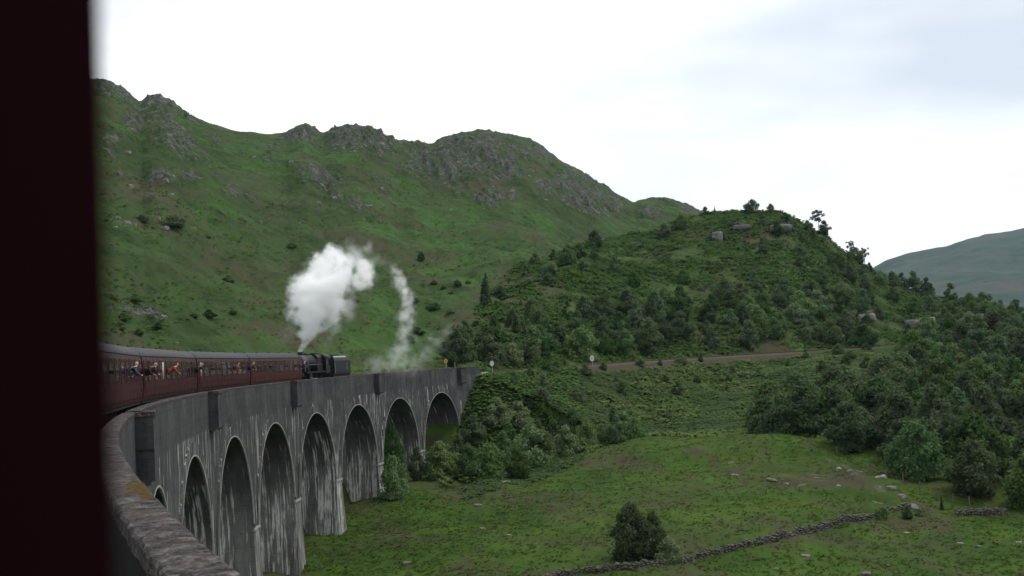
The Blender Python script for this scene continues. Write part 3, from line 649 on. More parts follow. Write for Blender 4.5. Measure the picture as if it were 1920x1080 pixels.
def coach(name, loc, rz, label, windows, doors, body_mat, group, toplights=True, full=True):
    root = empty(name, loc, rz); tag(root, label, 'railway carriage', group)
    L = COACH_L/2
    mb = MB(); prof = [(x, z) for x, z in SIDE]+[(-x, z) for x, z in reversed(SIDE)]
    mb.loft([[(x, y, z) for x, z in prof] for y in (-L, -L/3, L/3, L)]); body = mb.build('body', body_mat, root)
    mb = MB(); rp = ROOFP+[(-x, z) for x, z in reversed(ROOFP[:-1])]
    mb.loft([[(x*sc, y, z-dz) for x, z in rp] for y, sc, dz in ((-L-.02, .985, .03), (-L+.25, 1, 0), (0, 1, 0), (L-.25, 1, 0), (L+.02, .985, .03))]); roof = mb.build('roof', M_ROOF, root, True)
    for i in range(9):
        y = -L+1.4+i*(2*L-2.8)/8; x = .42*(-1)**i; MB().tube([(x, y-.14, 3.86), (x, y+.14, 3.86)], .075, 8).build('ventilator', M_ROOF, roof)
    mb = MB(); mb.box(-1.28, 1.28, -L+.05, L-.05, .86, .985); mb.box(-.9, .9, -3.2, 2.6, .42, .86); mb.box(-.5, .5, L-.02, L+.24, 1.0, 3.2); mb.box(-.5, .5, -L-.24, -L+.02, 1.0, 3.2); mb.build('underframe', M_UNDER, root)
    for yb in (-7.1, 7.1):
        bg = MB(); bg.box(-1.12, -1.0, yb-1.9, yb+1.9, .42, .72); bg.box(1.0, 1.12, yb-1.9, yb+1.9, .42, .72)
        bo = bg.build('bogie', M_UNDER, root)
        for yw in (yb-1.3, yb+1.3):
            for x in (-.75, .75): MB().tube([(x-.06, yw, .46), (x+.06, yw, .46)], .455, 18).build('wheel', M_UNDER, bo)
    def place(kind, y, w, z0, z1, tl, mat):
        key = (kind, round(w, 2), tl, mat.name)
        for sgn in (1, -1):
            if key not in _wm:
                fr, gl = window_mesh(w, z0, z1, tl); fo = fr.build(kind, mat, root); go = gl.build('pane', M_GLASS, fo); _wm[key] = (fo.data, go.data); fo.location = (0, y, 0)
            else:
                fo = link(bpy.data.objects.new(kind, _wm[key][0]), root); go = link(bpy.data.objects.new('pane', _wm[key][1]), fo)
                fo.location = (0, y, 0); fo.rotation_euler[2] = 0 if sgn == 1 else PI
    for y, w in windows: place('window', y, w, 1.98, 3.08, toplights, body_mat)
    for y in doors:
        for sgn in (1, -1):
            d = MB(); x = 1.41
            prof = [(side_x(z)+.022, z) for z in (1.02, 1.3, 1.7, 1.94)]
            d.loft([[(side_x(z)*sgn+e*sgn, yy, z) for z, e in ((1.02, .022), (1.7, .022), (1.94, .022), (1.94, -.02), (1.02, -.02))] for yy in (y-.36, y+.36)])
            do = d.build('door', body_mat, root)
            h = MB().bevbox(x*sgn-.03, x*sgn+.06*sgn, y-.30, y-.16, 1.66, 1.70, .005).build('handle', M_STEEL, do)
        place('door_window', y, .62, 1.98, 3.05, False, body_mat)
    mb = MB()
    for z in (1.93, 1.06):
        for sgn in (1, -1): mb.box(*sorted(((side_x(z)-.01)*sgn, (side_x(z)+.012)*sgn)), -L+.05, L-.05, z-.012, z+.012)
    mb.build('lining_strip', M_MAROON2, body)
    return root
W_TSO = [(-8.0+i*2.05-.1+.95, 1.45) for i in range(8)]
W_TSO = [(-7.2+i*2.05, 1.42) for i in range(8)]
W_CMP = [(-8.2, .7), (-6.2, 1.2), (-4.2, 1.2), (-2.2, 1.2), (-.2, 1.2), (1.8, 1.2), (3.8, 1.2), (5.8, 1.2), (7.6, .7)]
TRAIN = 'maroon carriages of the steam train'
_defs = [(-1, 'maroon carriage hidden next ahead of the photographer\'s carriage', W_TSO, [-9.2, 0.02+.98, 9.2], M_MAROON),
         (0, 'nearest visible maroon carriage, cut off by the dark door frame at the left', W_TSO, [-9.2, 9.2], M_MAROON),
         (1, 'maroon carriage second from the door frame, with a passenger in red leaning out', W_CMP, [-9.3, 9.1], M_MAROON),
         (2, 'maroon carriage third from the door frame, last but one before the engine', W_TSO, [-9.2, 9.2], M_MAROON),
         (3, 'brownish maroon carriage coupled directly to the black steam engine', W_TSO, [-9.2, 9.2], M_MAROON2)]
COACHES = []
for i, lab, ws, ds, bm_ in _defs:
    if i < 0: continue
    sm = S_GAP+COACH_P*(i-.5); c = P(sm, 0, 0); tm = sm/RT
    sag = (COACH_P/2)**2/(2*RT); p = P(sm, sag*.5, 0)
    COACHES.append(coach('railway_carriage', p, -tm, lab, ws, ds, bm_, TRAIN))
# ---- the carriage the photographer leans out of: real shell round an open door window
own = empty('railway_carriage', (-1.4055, 0, 0)); tag(own, 'dark maroon carriage door frame close to the camera, blurred at the left edge', 'railway carriage', TRAIN)
XW, Y0, YJ, YE = 1.4498, -19.35, .40, .56
mb = MB(); mb.bevbox(XW-.07, XW, YJ, YE, .98, 3.3, .022); mb.build('door_jamb', M_FRAME, own)
mb = MB(); mb.box(XW-.055, XW-.004, -.36, YJ, 1.0, 1.86); dr = mb.build('door', M_FRAME, own)
MB().bevbox(XW-.01, XW+.05, -.30, -.14, 1.64, 1.68, .006).build('handle', M_STEEL, dr)
mb = MB(); mb.box(XW-.055, XW-.002, -.36, YJ, 2.86, 3.3); mb.build('door_header', M_FRAME, own)
mb = MB(); mb.box(XW-.07, XW, Y0, -.36, .98, 1.98); mb.box(XW-.07, XW, Y0, -.36, 3.06, 3.3); mb.box(-XW, -XW+.07, Y0, YE, .98, 3.3)
mb.box(-XW+.07, XW-.07, YE-.07, YE-.001, .98, 3.3); mb.box(-XW+.07, XW-.07, Y0, Y0+.07, .98, 3.3); mb.box(-XW+.07, XW-.07, Y0+.07, YE-.07, .98, 1.12)
ys = [Y0+.07+i*2.1 for i in range(9)]+[-.36]
for y in ys: mb.box(XW-.069, XW-.001, max(Y0, y-.32), min(y+.32, -.361), 1.98, 3.06)
mb.build('body', [M_MAROON], own)
for i in range(9):
    g = MB(); g.box(XW-.04, XW-.03, ys[i]+.31, ys[i+1]-.31, 1.97, 3.07); g.build('window_pane', M_GLASS, own)
mb = MB(); rp = ROOFP+[(-x, z) for x, z in reversed(ROOFP[:-1])]; mb.loft([[(x*1.085, y, z) for x, z in rp] for y in (Y0, YE)]); mb.build('roof', M_ROOF, own, True)
mb = MB(); mb.box(-1.3, 1.3, Y0, YE, .86, .975); mb.box(-1.0, 1.0, -9, -2, .4, .86); mb.build('underframe', M_UNDER, own)
mb = MB(); mb.box(-XW+.08, XW-.5, -1.2, -1.14, 1.13, 3.24); mb.build('partition', M_INTERIOR, own)

# ---- black tender-first steam engine; local +y points to the tender end of the pair
def wheel(m, x, y, r, n=22):
    m.tube([(x-.06, y, r), (x+.06, y, r)], r, n, 0, False)
    for k in range(8): m.tube([(x, y, r), (x, y+r*.93*math.cos(k*PI/4), r+r*.93*math.sin(k*PI/4))], .05, 5)
    m.tube([(x-.09, y, r), (x+.09, y, r)], .14, 10)
S_LOCO0 = S_GAP+COACH_P*3+1.3
sm = S_LOCO0+5.9; loco = empty('steam_locomotive', P(sm, .05, 0), -sm/RT); tag(loco, 'black steam locomotive with grey smokebox blowing white steam, facing the carriages', 'locomotive')
# smokebox end at y=-5.4, cab end at y=+3.9
mb = MB(); mb.tube([(0, -5.0, 2.75), (0, -3.1, 2.75)], .86, 28); sb = mb.build('smokebox', M_SMOKEBOX, loco, False)
MB().tube([(0, -5.12, 2.75), (0, -4.99, 2.75)], [.62, .74], 24).build('smokebox_door', M_SMOKEBOX, sb)
MB().tube([(0, -3.4, 3.5), (0, -3.4, 3.62), (0, -3.4, 3.84), (0, -3.4, 3.94)], [.34, .25, .25, .30], 18).build('chimney', M_BLACK, loco)
mb = MB(); mb.tube([(0, -3.1, 2.75), (0, -.2, 2.72)], [.84, .93], 28); bl = mb.build('boiler', M_BLACK, loco)
mb = MB()
for y in (-2.3, -1.3, -.4): r = float(np.interp(y, [-3.1, -.2], [.84, .93])); mb.tube([(0, y-.03, 2.74), (0, y+.03, 2.74)], r+.012, 28)
mb.build('boiler_band', M_GREENBLK, bl)
MB().tube([(0, -1.55, 3.5), (0, -1.55, 3.72), (0, -1.55, 3.84)], [.34, .32, .16], 16).build('dome', M_BLACK, loco, True)
mb = MB(); sec = []
for y, w, h in ((-.2, .95, 3.66), (2.05, .98, 3.55)): sec.append([(-w, y, 1.75), (-w, y, h-.35), (-w*.82, y, h-.06), (-.4, y, h), (.4, y, h), (w*.82, y, h-.06), (w, y, h-.35), (w, y, 1.75)])
mb.loft(sec); mb.build('firebox', M_BLACK, loco)
mb = MB(); mb.box(-1.28, 1.28, -5.35, 2.0, 1.72, 1.79); mb.box(-1.28, -1.2, -5.35, 2.0, 1.6, 1.72); mb.box(1.2, 1.28, -5.35, 2.0, 1.6, 1.72); mb.box(-1.2, 1.2, -5.42, -5.35, .9, 1.3); mb.build('running_board', M_BLACK, loco)
for sx in (-1, 1):
    mb = MB(); mb.tube([(sx*1.05, -4.55, .98), (sx*1.05, -3.55, .98)], .34, 18); mb.bevbox(*sorted((sx*.72, sx*1.33)), -4.5, -3.6, .95, 1.62, .06); mb.build('cylinder', M_BLACK, loco)
    mb = MB(); mb.tube([(sx*1.12, -3.5, .98), (sx*1.12, -1.0, .98)], .045, 8); mb.box(*sorted((sx*1.06, sx*1.12)), -2.0, 1.6, .72, .84); mb.build('coupling_rod', M_STEEL, loco)
    mb = MB(); mb.tube([(sx*1.0, -4.95, 1.8), (sx*1.0, -4.95, 2.55)], .022, 6); mb.tube([(sx*.98, -4.8, 2.5), (sx*1.0, 1.9, 2.55)], .022, 6); mb.build('handrail', M_STEEL, loco)
    mb = MB(); mb.tube([(sx*.93, -4.2, 2.9), (sx*1.12, -4.05, 1.8)], .09, 8); mb.build('steam_pipe', M_SMOKEBOX, loco)
    for y in (-2.0, -.1, 1.6): m = MB(); wheel(m, sx*.78, y, .91); m.build('driving_wheel', M_BLACK, loco)
    for y in (-4.9, -3.3): m = MB(); wheel(m, sx*.78, y, .5, 16); m.build('bogie_wheel', M_BLACK, loco)
cabm = MB()
for sx in (-1, 1):
    x0, x1 = sorted((sx*1.27, sx*1.31)); cabm.box(x0, x1, 2.05, 3.75, 1.55, 2.35); cabm.box(x0, x1, 2.05, 2.35, 2.35, 3.05); cabm.box(x0, x1, 2.95, 3.2, 2.35, 3.05); cabm.box(x0, x1, 2.05, 3.75, 3.05, 3.25)
cabm.box(-1.27, 1.27, 2.05, 2.1, 1.55, 3.25); cabm.box(-1.27, 1.27, 2.1, 3.7, 1.5, 1.55); cab = cabm.build('cab', M_BLACK, loco)
mb = MB(); arc = [(1.34*math.cos(q), 3.2+.62*math.sin(q)) for q in [PI*i/14 for i in range(15)]]
mb.loft([[(x, y, z) for x, z in arc]+[(x*.96, y, z-.05) for x, z in reversed(arc)] for y in (1.85, 4.05)]); mb.build('cab_roof', M_BLACK, cab, True)
mb = MB()
for sx in (-1, 1): x0, x1 = sorted((sx*1.275, sx*1.29)); mb.box(x0, x1, 2.35, 2.95, 2.35, 3.05)
mb.build('cab_window', M_GLASS, cab)
mb = MB(); mb.box(-.02, .02, -.3, .3, 0, 0)
tsm = S_LOCO0+14.6; td = empty('locomotive_tender', P(tsm, .05, 0), -tsm/RT); tag(td, 'black coal tender with pale top edge, at the front of the train beyond the engine', 'tender')
mb = MB(); prof = [(1.28, 1.25), (1.31, 1.5), (1.31, 2.85), (1.16, 3.25), (1.06, 3.28)]
pr2 = prof+[(-x, z) for x, z in reversed(prof)]; mb.loft([[(x, y, z) for x, z in pr2] for y in (-3.2, 3.2)]); tb = mb.build('tank_body', M_GREENBLK, td)
mb = MB()
for sx in (-1, 1): mb.loft([[(sx*x, y, z) for x, z in ((1.155, 3.252), (1.075, 3.42), (1.04, 3.42), (1.04, 3.2))] for y in (-2.9, 1.9)])
mb.build('coal_rail', M_GREY, td)
mb = MB(); rs = random.Random(3)
for i in range(150):
    x, y = rs.uniform(-.95, .95), rs.uniform(-2.8, 1.7); z = 3.26+.28*max(0, 1-(x/.95)**2)*rs.uniform(.4, 1); s_ = rs.uniform(.1, .2); mb.bevbox(x-s_, x+s_, y-s_*.8, y+s_*.8, z-s_, z+s_*.6, s_*.3)
tag(mb.build('coal', M_COAL, td), kind='stuff')
mb = MB(); mb.box(-1.2, 1.2, -3.4, 3.4, 1.05, 1.25); mb.box(-1.15, -1.05, -3.0, 3.0, .5, 1.05); mb.box(1.05, 1.15, -3.0, 3.0, .5, 1.05); mb.build('underframe', M_UNDER, td)
for sx in (-1, 1):
    for y in (-2.2, 0, 2.2): m = MB(); wheel(m, sx*.78, y, .65, 18); m.build('wheel', M_BLACK, td)
    MB().tube([(sx*1.33, -3.05, 1.4), (sx*1.33, -3.05, 2.7)], .03, 6).build('handrail', M_GREY, td); mb = MB(); mb.tube([(sx*1.33, 1.6, 1.7), (sx*1.33, 1.6, 2.6)], .04, 6); mb.build('handrail', M_GREY, td)
mb = MB(); mb.box(-1.22, 1.22, 3.2, 3.26, 1.3, 2.9); mb.build('rear_panel', M_BLACK, td)

# ------------------------------------------------------------------ passengers leaning out
def make_person(seed, pose):
    """one continuous skinned body: hips inside the carriage, torso out of the window, arms on the sill"""
    r = random.Random(seed); me = bpy.data.meshes.new('person')
    ln = {'look': .10, 'out': .38, 'far': .55}[pose]
    v = [(-.30, 0, .0), (-.18, 0, .16), (-.18+ln*.55, 0, .36), (-.16+ln, .02, .52), (-.12+ln*1.08, .05, .60), (-.09+ln*1.1, .09, .74), (-.08+ln*1.1, .10, .82)]
    rad = [.15, .155, .17, .13, .055, .095, .075]
    e = [(i, i+1) for i in range(6)]
    for sg in (-1, 1):
        b = len(v); v += [(-.17+ln*.98, sg*.19, .47), (-.06+ln*1.0, sg*.27, .26), (.12+ln*.9, sg*.20, .17), (.20+ln*.9, sg*.17, .18)]; rad += [.075, .052, .040, .042]
        e += [(3, b), (b, b+1), (b+1, b+2), (b+2, b+3)]
    me.from_pydata(v, e, []); o = bpy.data.objects.new('person', me); COL.objects.link(o)
    sk = o.modifiers.new('skin', 'SKIN'); 
    for i, sv in enumerate(me.skin_vertices[0].data): sv.radius = (rad[i], rad[i]); sv.use_root = (i == 0)
    ss_ = o.modifiers.new('sub', 'SUBSURF'); ss_.levels = 2; ss_.render_levels = 2
    dg = bpy.context.evaluated_depsgraph_get(); m2 = bpy.data.meshes.new_from_object(o.evaluated_get(dg)); bpy.data.objects.remove(o)
    hz = -.09+ln*1.1
    m2.materials.clear()
    for i in range(3): m2.materials.append(M_SKIN)
    for p in m2.polygons:
        c = p.center; k = 0
        if c.z > .585: k = 2 if (c.z > .79 or (c.x < hz-.01 and c.z > .66)) else 1
        elif c.x > .13+ln*.9: k = 1
        p.material_index = k; p.use_smooth = True
    # nose and ears are pulled out of the head surface
    for vv in m2.vertices:
        if .69 < vv.co.z < .74 and vv.co.x > hz+.06 and abs(vv.co.y-.09) < .03: vv.co.x += .022
        if .70 < vv.co.z < .76 and abs(vv.co.y-.09) > .08: vv.co.y += math.copysign(.014, vv.co.y-.09)
    return m2
PM = {p: make_person(i, p) for i, p in enumerate(('look', 'out', 'far'))}
def cloth(i, c): return m_plain('clothing_%d' % i, c, .85, .1, .2, 12)
PEOPLE = [(0, 'out', 3.9, (.06, .07, .10), M_HAIR2, 'white-haired passenger leaning out of the nearest visible carriage'),
          (1, 'far', -9.3, (.03, .025, .03), M_HAIR, 'dark-clothed passenger leaning out beside the first carriage joint'),
          (1, 'out', -8.2, (.12, .04, .04), M_HAIR, 'passenger just ahead of the first carriage joint'),
          (1, 'far', -2.2, (.22, .045, .04), M_HAIR, 'passenger in a red jacket leaning far out of the second carriage'),
          (1, 'far', 9.1, (.03, .03, .035), M_HAIR, 'dark-clothed passenger leaning out by the second carriage joint'),
          (2, 'out', 3.05, (.14, .05, .045), M_HAIR, 'passenger leaning from the middle of the third carriage'),
          (2, 'far', 9.2, (.04, .04, .05), M_HAIR2, 'passenger by the joint between third carriage and the one behind the engine'),
          (3, 'far', 9.2, (.05, .05, .06), M_HAIR2, 'passenger at the end door of the carriage next to the engine')]
for i, (ci, pose, y, colr, hair, lab) in enumerate(PEOPLE):
    o = bpy.data.objects.new('person', PM[pose]); link(o)
    for sl, m in zip(o.material_slots, (cloth(i, colr), M_SKIN, hair)): sl.link = 'OBJECT'; sl.material = m
    c = COACHES[ci]; M = Matrix.Translation(c.location) @ Matrix.Rotation(c.rotation_euler[2], 4, 'Z')
    o.location = M @ Vector((1.40, y, 2.12)); o.rotation_euler[2] = c.rotation_euler[2]+rng.uniform(-.25, .25)+(-.5 if rng.random() < .5 else .2)
    tag(o, lab, 'person', 'passengers leaning out of the train')
# two narrow pale rippled strips at carriage windows
for ci, y in ((1, -4.2), (2, -9.2)):
    mb = MB(); n = 7; mb.loft([[(1.42+.05*math.sin(i*1.3), -.11+.22*i/n, z) for i in range(n+1)]+[(1.43+.05*math.sin(i*1.3), -.11+.22*i/n, z) for i in range(n, -1, -1)] for z in (2.02, 2.5, 2.98)])
    o = mb.build('pale_window_strip', M_CREAM, COACHES[ci], True); o.location = (0, y, 0)

# ------------------------------------------------------------------ trees and shrubs
def leaf_quads(c, n, size, seed, droop=0.0):
    """one small bent leaf spray per point: two triangles pairs, random turn"""
    r = np.random.default_rng(seed); N = len(c)
    n = n+r.normal(0, .55, (N, 3)); n /= np.linalg.norm(n, axis=1)[:, None]+1e-9
    a = np.cross(n, r.normal(0, 1, (N, 3))); a /= np.linalg.norm(a, axis=1)[:, None]+1e-9; a[:, 2] -= droop; a /= np.linalg.norm(a, axis=1)[:, None]
    b = np.cross(n, a); s = size[:, None]
    V = np.stack([c-a*s*.5, c+b*s*.32-n*s*.05, c+a*s*.62-n*s*.12, c-b*s*.32-n*s*.05], 1).reshape(-1, 3)
    return V, np.arange(4*N).reshape(N, 4)
def crown_mesh(name, lobes, count, size, seed, mat, droop=0.0, low=-1.0):
    r = np.random.default_rng(seed); L = np.array(lobes, float); w = L[:, 3]**2; pick = r.choice(len(L), count, p=w/w.sum())
    d = r.normal(0, 1, (count, 3)); d /= np.linalg.norm(d, axis=1)[:, None]; rad = (.35+.65*r.random(count)**.45)*(1+.18*r.normal(0, 1, count))
    rr = L[pick, 3]*rad; c = L[pick, :3]+d*rr[:, None]*np.array([1, 1, .82])
    c[:, 2] -= droop*.6*np.abs(r.normal(0, 1, count))*np.hypot(d[:, 0], d[:, 1]); c[:, 2] = np.maximum(c[:, 2], .15+.3*r.random(count))
    n = d*.8+np.array([0, 0, .45]); V, F = leaf_quads(c, n, size*(.6+.8*r.random(count)), seed+1, droop*.5)
    return np_mesh(name, V, F, mat, False)
def trunk_mesh(name, h, r0, limbs, seed, mat, multi=1):
    r = random.Random(seed); m = MB()
    for q in range(multi):
        bx, by = (0, 0) if multi == 1 else (r.uniform(-.3, .3), r.uniform(-.3, .3)); lx, ly = r.uniform(-.5, .5)+bx*2, r.uniform(-.5, .5)+by*2
        pts = [(bx+lx*t*t, by+ly*t*t+.12*math.sin(t*5+seed), h*t-.3) for t in (0, .12, .3, .55, .8, 1)]
        m.tube(pts, [r0*1.3, r0, r0*.82, r0*.6, r0*.35, r0*.1], 7)
        for i in range(limbs):
            t = r.uniform(.28, .85); a = r.uniform(0, 2*PI); ln = h*r.uniform(.18, .34)*(1.15-t*.6); p0 = Vector((bx+lx*t*t, by+ly*t*t, h*t-.3))
            m.tube([p0, p0+Vector((math.cos(a)*ln*.5, math.sin(a)*ln*.5, ln*.35)), p0+Vector((math.cos(a)*ln, math.sin(a)*ln, ln*.75))], [r0*.4*(1.1-t), r0*.25*(1.1-t), r0*.06], 5)
    o = m.build(name, mat, None, True); me = o.data; bpy.data.objects.remove(o); return me
def lobes_round(seed, h, w, base, n):
    r = random.Random(seed); out = []
    for i in range(n):
        t = r.random(); z = base+(h-base)*(.12+.80*t); prof = math.sin(PI*min(1, (.16+.84*t))**.85); a = r.uniform(0, 2*PI); q = w*.5*prof*r.uniform(.35, .85); s = w*r.uniform(.12, .21)*(1.1-.45*t)
        out.append((q*math.cos(a), q*math.sin(a), z-s*.3, s))
    out.append((0, 0, h-w*.16, w*.17)); return out
PROTO = {}
def proto(key, crown, trunk): PROTO.setdefault(key, []).append((crown, trunk))
for i in range(4): proto('birch', crown_mesh('birch_crown', lobes_round(10+i, 10, 6.6+.5*i, .7, 24), 4600, .50, 50+i, M_BIRCH, .55), trunk_mesh('birch_trunk', 8.6, .15, 9, i, M_BBARK))
for i in range(4): proto('oak', crown_mesh('oak_crown', lobes_round(20+i, 10, 9.4+.5*i, .5, 28), 5600, .54, 60+i, M_OAK, .1), trunk_mesh('oak_trunk', 7.6, .26, 10, 20+i, M_BARK))
for i in range(3): proto('willow', crown_mesh('willow_crown', lobes_round(30+i, 10, 11+i, .2, 26), 4600, .66, 70+i, M_OLIVE, .35), trunk_mesh('willow_stems', 7.5, .16, 5, 30+i, M_BARK, 4))
for i in range(2):
    lb = [(random.Random(i*9+k).uniform(-.4, .4), random.Random(i*7+k).uniform(-.4, .4), 1.0+k*.55, max(.35, 2.3-.13*k)*.62) for k in range(16)]
    proto('pine', crown_mesh('pine_crown', lb, 3400, .50, 80+i, M_PINE, .2), trunk_mesh('pine_trunk', 9.6, .2, 8, 40+i, M_BARK))
for i in range(2):
    lb = [(q*math.cos(a), q*math.sin(a), z, s) for q, a, z, s in [(random.Random(i*50+k).uniform(.4, 2.2), k*2.4, 5.2+.30*k+random.Random(k).uniform(-.4, .6), random.Random(k+i).uniform(.6, 1.0)) for k in range(14)]]
    proto('sparse', crown_mesh('open_crown', lb, 1100, .42, 90+i, M_PINE, .1), trunk_mesh('open_trunk', 8.8, .16, 14, 44+i, M_BARK))
NTREE = [0]
def tree(kind, x, y, h, label, cat='tree', group=None, w=1.0, sink=.15, z=None, name=None):
    pl = PROTO[kind]; cr, tr = pl[rng.randrange(len(pl))]
    if z is None: z = float(ground_z(np.array([x]), np.array([y]))[0])
    nm = name or {'birch': 'birch_tree', 'oak': 'oak_tree', 'willow': 'willow_shrub', 'pine': 'pine_tree', 'sparse': 'pine_tree'}[kind]
    root = empty(nm, (x, y, z-sink), rng.uniform(0, 2*PI)); s = h/10.0; root.scale = (s*w*rng.uniform(.92, 1.08), s*w*rng.uniform(.92, 1.08), s)
    link(bpy.data.objects.new('trunk', tr), root); link(bpy.data.objects.new('crown', cr), root)
    tag(root, label, cat, group); NTREE[0] += 1; return root
def at_px(px, d):
    a = float(azpx(np.array([float(px)]))[0]); return math.sin(a)*d, math.cos(a)*d
def scatter(n, pxr, drf, mind, keepf=None, seed=0, tries=40):
    r = random.Random(seed); pts = []
    for _ in range(n*tries):
        if len(pts) >= n: break
        px = r.uniform(*pxr); d0, d1 = drf(px); d = math.sqrt(r.uniform(d0*d0, d1*d1)); x, y = at_px(px, d)
        if keepf and not keepf(px, d, r): continue
        if all((x-a)**2+(y-b)**2 > mind*mind for a, b, _, _ in pts): pts.append((x, y, px, d))
    return pts
def td_px(px): return float(track_d(azpx(np.array([float(px)])))[0])
ORD = ['first', 'second', 'third', 'fourth', 'fifth', 'sixth', 'seventh', 'eighth', 'ninth', 'tenth', 'eleventh', 'twelfth', 'thirteenth', 'fourteenth', 'fifteenth', 'sixteenth']
LOOK = {'birch': 'grey-green birch', 'oak': 'dark round-crowned tree', 'willow': 'broad low willow', 'pine': 'dark pointed pine'}
# A: the wood to the right, below the railway
def _wood(px): return (float(np.interp(px, [1550, 1600, 1700, 1800, 1900, 2000], [164, 152, 143, 139, 135, 132])), td_px(px)-16)
_w = scatter(118, (1550, 1990), _wood, 6.0, lambda px, d, r: not (px < 1705 and d > 215), 3); _bins = {}
for q in _w:
    if q[2] < 1915: k = int(q[2]//28); _bins[k] = min(_bins.get(k, q), q, key=lambda t: t[3]-_wood(t[2])[0])
_front = sorted([q for q in _bins.values() if q[3]-_wood(q[2])[0] < 22], key=lambda t: t[2])
for q in _w:
    x, y, px, d = q; k = rng.choice(['birch', 'birch', 'oak', 'oak', 'willow']); h = rng.uniform(6.2, 10.2) if k != 'willow' else rng.uniform(4.5, 6.5)
    if q in _front: lab = '%s, %s from the left along the front edge of the right-hand wood' % (LOOK[k], ORD[_front.index(q)])
    elif d > 255: lab = '%s high in the right-hand wood, close below the railway' % LOOK[k]
    elif px < 1740: lab = '%s inside the left part of the right-hand wood' % LOOK[k]
    else: lab = '%s inside the wood near the right edge of the picture' % LOOK[k]
    tree(k, x, y, h, lab, 'tree', 'trees of the wood at the right', name='woodland_tree')
_w = sorted(scatter(22, (1425, 1570), lambda px: (170, 200), 4.2, None, 4), key=lambda t: t[2])
for i, (x, y, px, d) in enumerate(_w):
    k = rng.choice(['birch', 'oak', 'oak']); tree(k, x, y, rng.uniform(6, 9.5), '%s, %s from the left in the clump behind the knoll crest' % (LOOK[k], ORD[min(i, 15)]), 'tree', 'trees behind the knoll')
# B: the belt of trees along the far side of the railway
for x, y, px, d in scatter(80, (845, 1640), lambda px: (td_px(px)+9, td_px(px)+42), 5.0, None, 5):
    k = rng.choice(['oak', 'oak', 'birch', 'birch', 'willow']); h = rng.uniform(4.4, 8.0)
    tree(k, x, y, h, LOOK[k]+(' beside the viaduct end, behind the orange sign' if px < 960 else ' between the pale sign and the white oval sign, beyond the railway' if px < 1120 else ' beyond the railway, shortly right of the white oval sign' if px < 1330 else ' beyond the railway at the middle foot of the wooded hill' if px < 1500 else ' beyond the railway where its brown bed vanishes'), 'tree', 'trees along the far side of the railway', name='lineside_tree')
# C: trees on the wooded hill
def _hillkeep(px, d, r):
    u = (d-td_px(px))/(float(np.interp(float(azpx(np.array([px]))[0]), H1T[0], H1T[1]))-td_px(px))
    dens = .35+.65*min(1, max(0, (px-1420)/150)); dens *= 1.0 if u > .15 else .6
    if 1180 < px < 1500 and .35 < u < .8: dens = .06
    if px < 1525 and u > .86: dens = .03
    if px < 1180: dens = .5 if .5 < u < .86 else .12
    if 1560 < px < 1700 and u < .3: dens = .3
    return r.random() < dens
for x, y, px, d in scatter(82, (1010, 1930), lambda px: (td_px(px)+45, float(np.interp(float(azpx(np.array([px]))[0]), H1T[0], H1T[1]))-4), 5.5, _hillkeep, 6):
    k = rng.choice(['birch', 'oak', 'oak', 'birch', 'willow', 'willow']); h = rng.uniform(3.2, 6.4)
    u_ = (d-td_px(px))/(float(np.interp(float(azpx(np.array([px]))[0]), H1T[0], H1T[1]))-td_px(px)); tree(k, x, y, h, 'small '+LOOK[k]+(' on the upper' if u_ > .62 else ' on the lower')+(' left flank of the wooded hill' if px < 1250 else ' middle of the wooded hill' if px < 1480 else ' slope under the open skyline pines' if px < 1680 else ' right-hand tail of the wooded hill'), 'tree', 'trees on the wooded hill', name='hillside_tree')
# D: single trees on the skyline of that hill
def ridge_tree(px, h, kind, label, w=1.0):
    a = float(azpx(np.array([float(px)]))[0]); d = float(np.interp(a, H1T[0], H1T[1]))-3
    tree(kind, math.sin(a)*d, math.cos(a)*d, h, label, 'tree', 'trees on the wooded hill', w)
ridge_tree(1550, 9.5, 'sparse', 'tall open-crowned pine highest on the right-hand skyline of the wooded hill', 1.15)
ridge_tree(1608, 6.8, 'sparse', 'small open pine on the skyline, lower right of the tall open pine'); ridge_tree(1633, 7.5, 'sparse', 'thin see-through pine on the skyline, rightmost of the open pines', .9)
ridge_tree(1338, 3.4, 'oak', 'bushy tree at the left end of the wooded hilltop skyline'); ridge_tree(1356, 2.8, 'pine', 'tiny dark pine beside the bushy tree on the left hilltop skyline')
ridge_tree(1462, 3.6, 'oak', 'round bush at the right end of the flat hilltop skyline')
for i, (px, h) in enumerate([(1700, 6), (1722, 8.5), (1746, 7), (1790, 7), (1862, 6.5)]):
    ridge_tree(px, h, 'birch', ['birch on the falling skyline below the open pines', 'taller birch on the falling skyline beside the distant mountain', 'birch just right of the taller skyline birch', 'birch standing midway down the right-hand skyline', 'lone small birch at the far right end of the skyline'][i], 1.2)
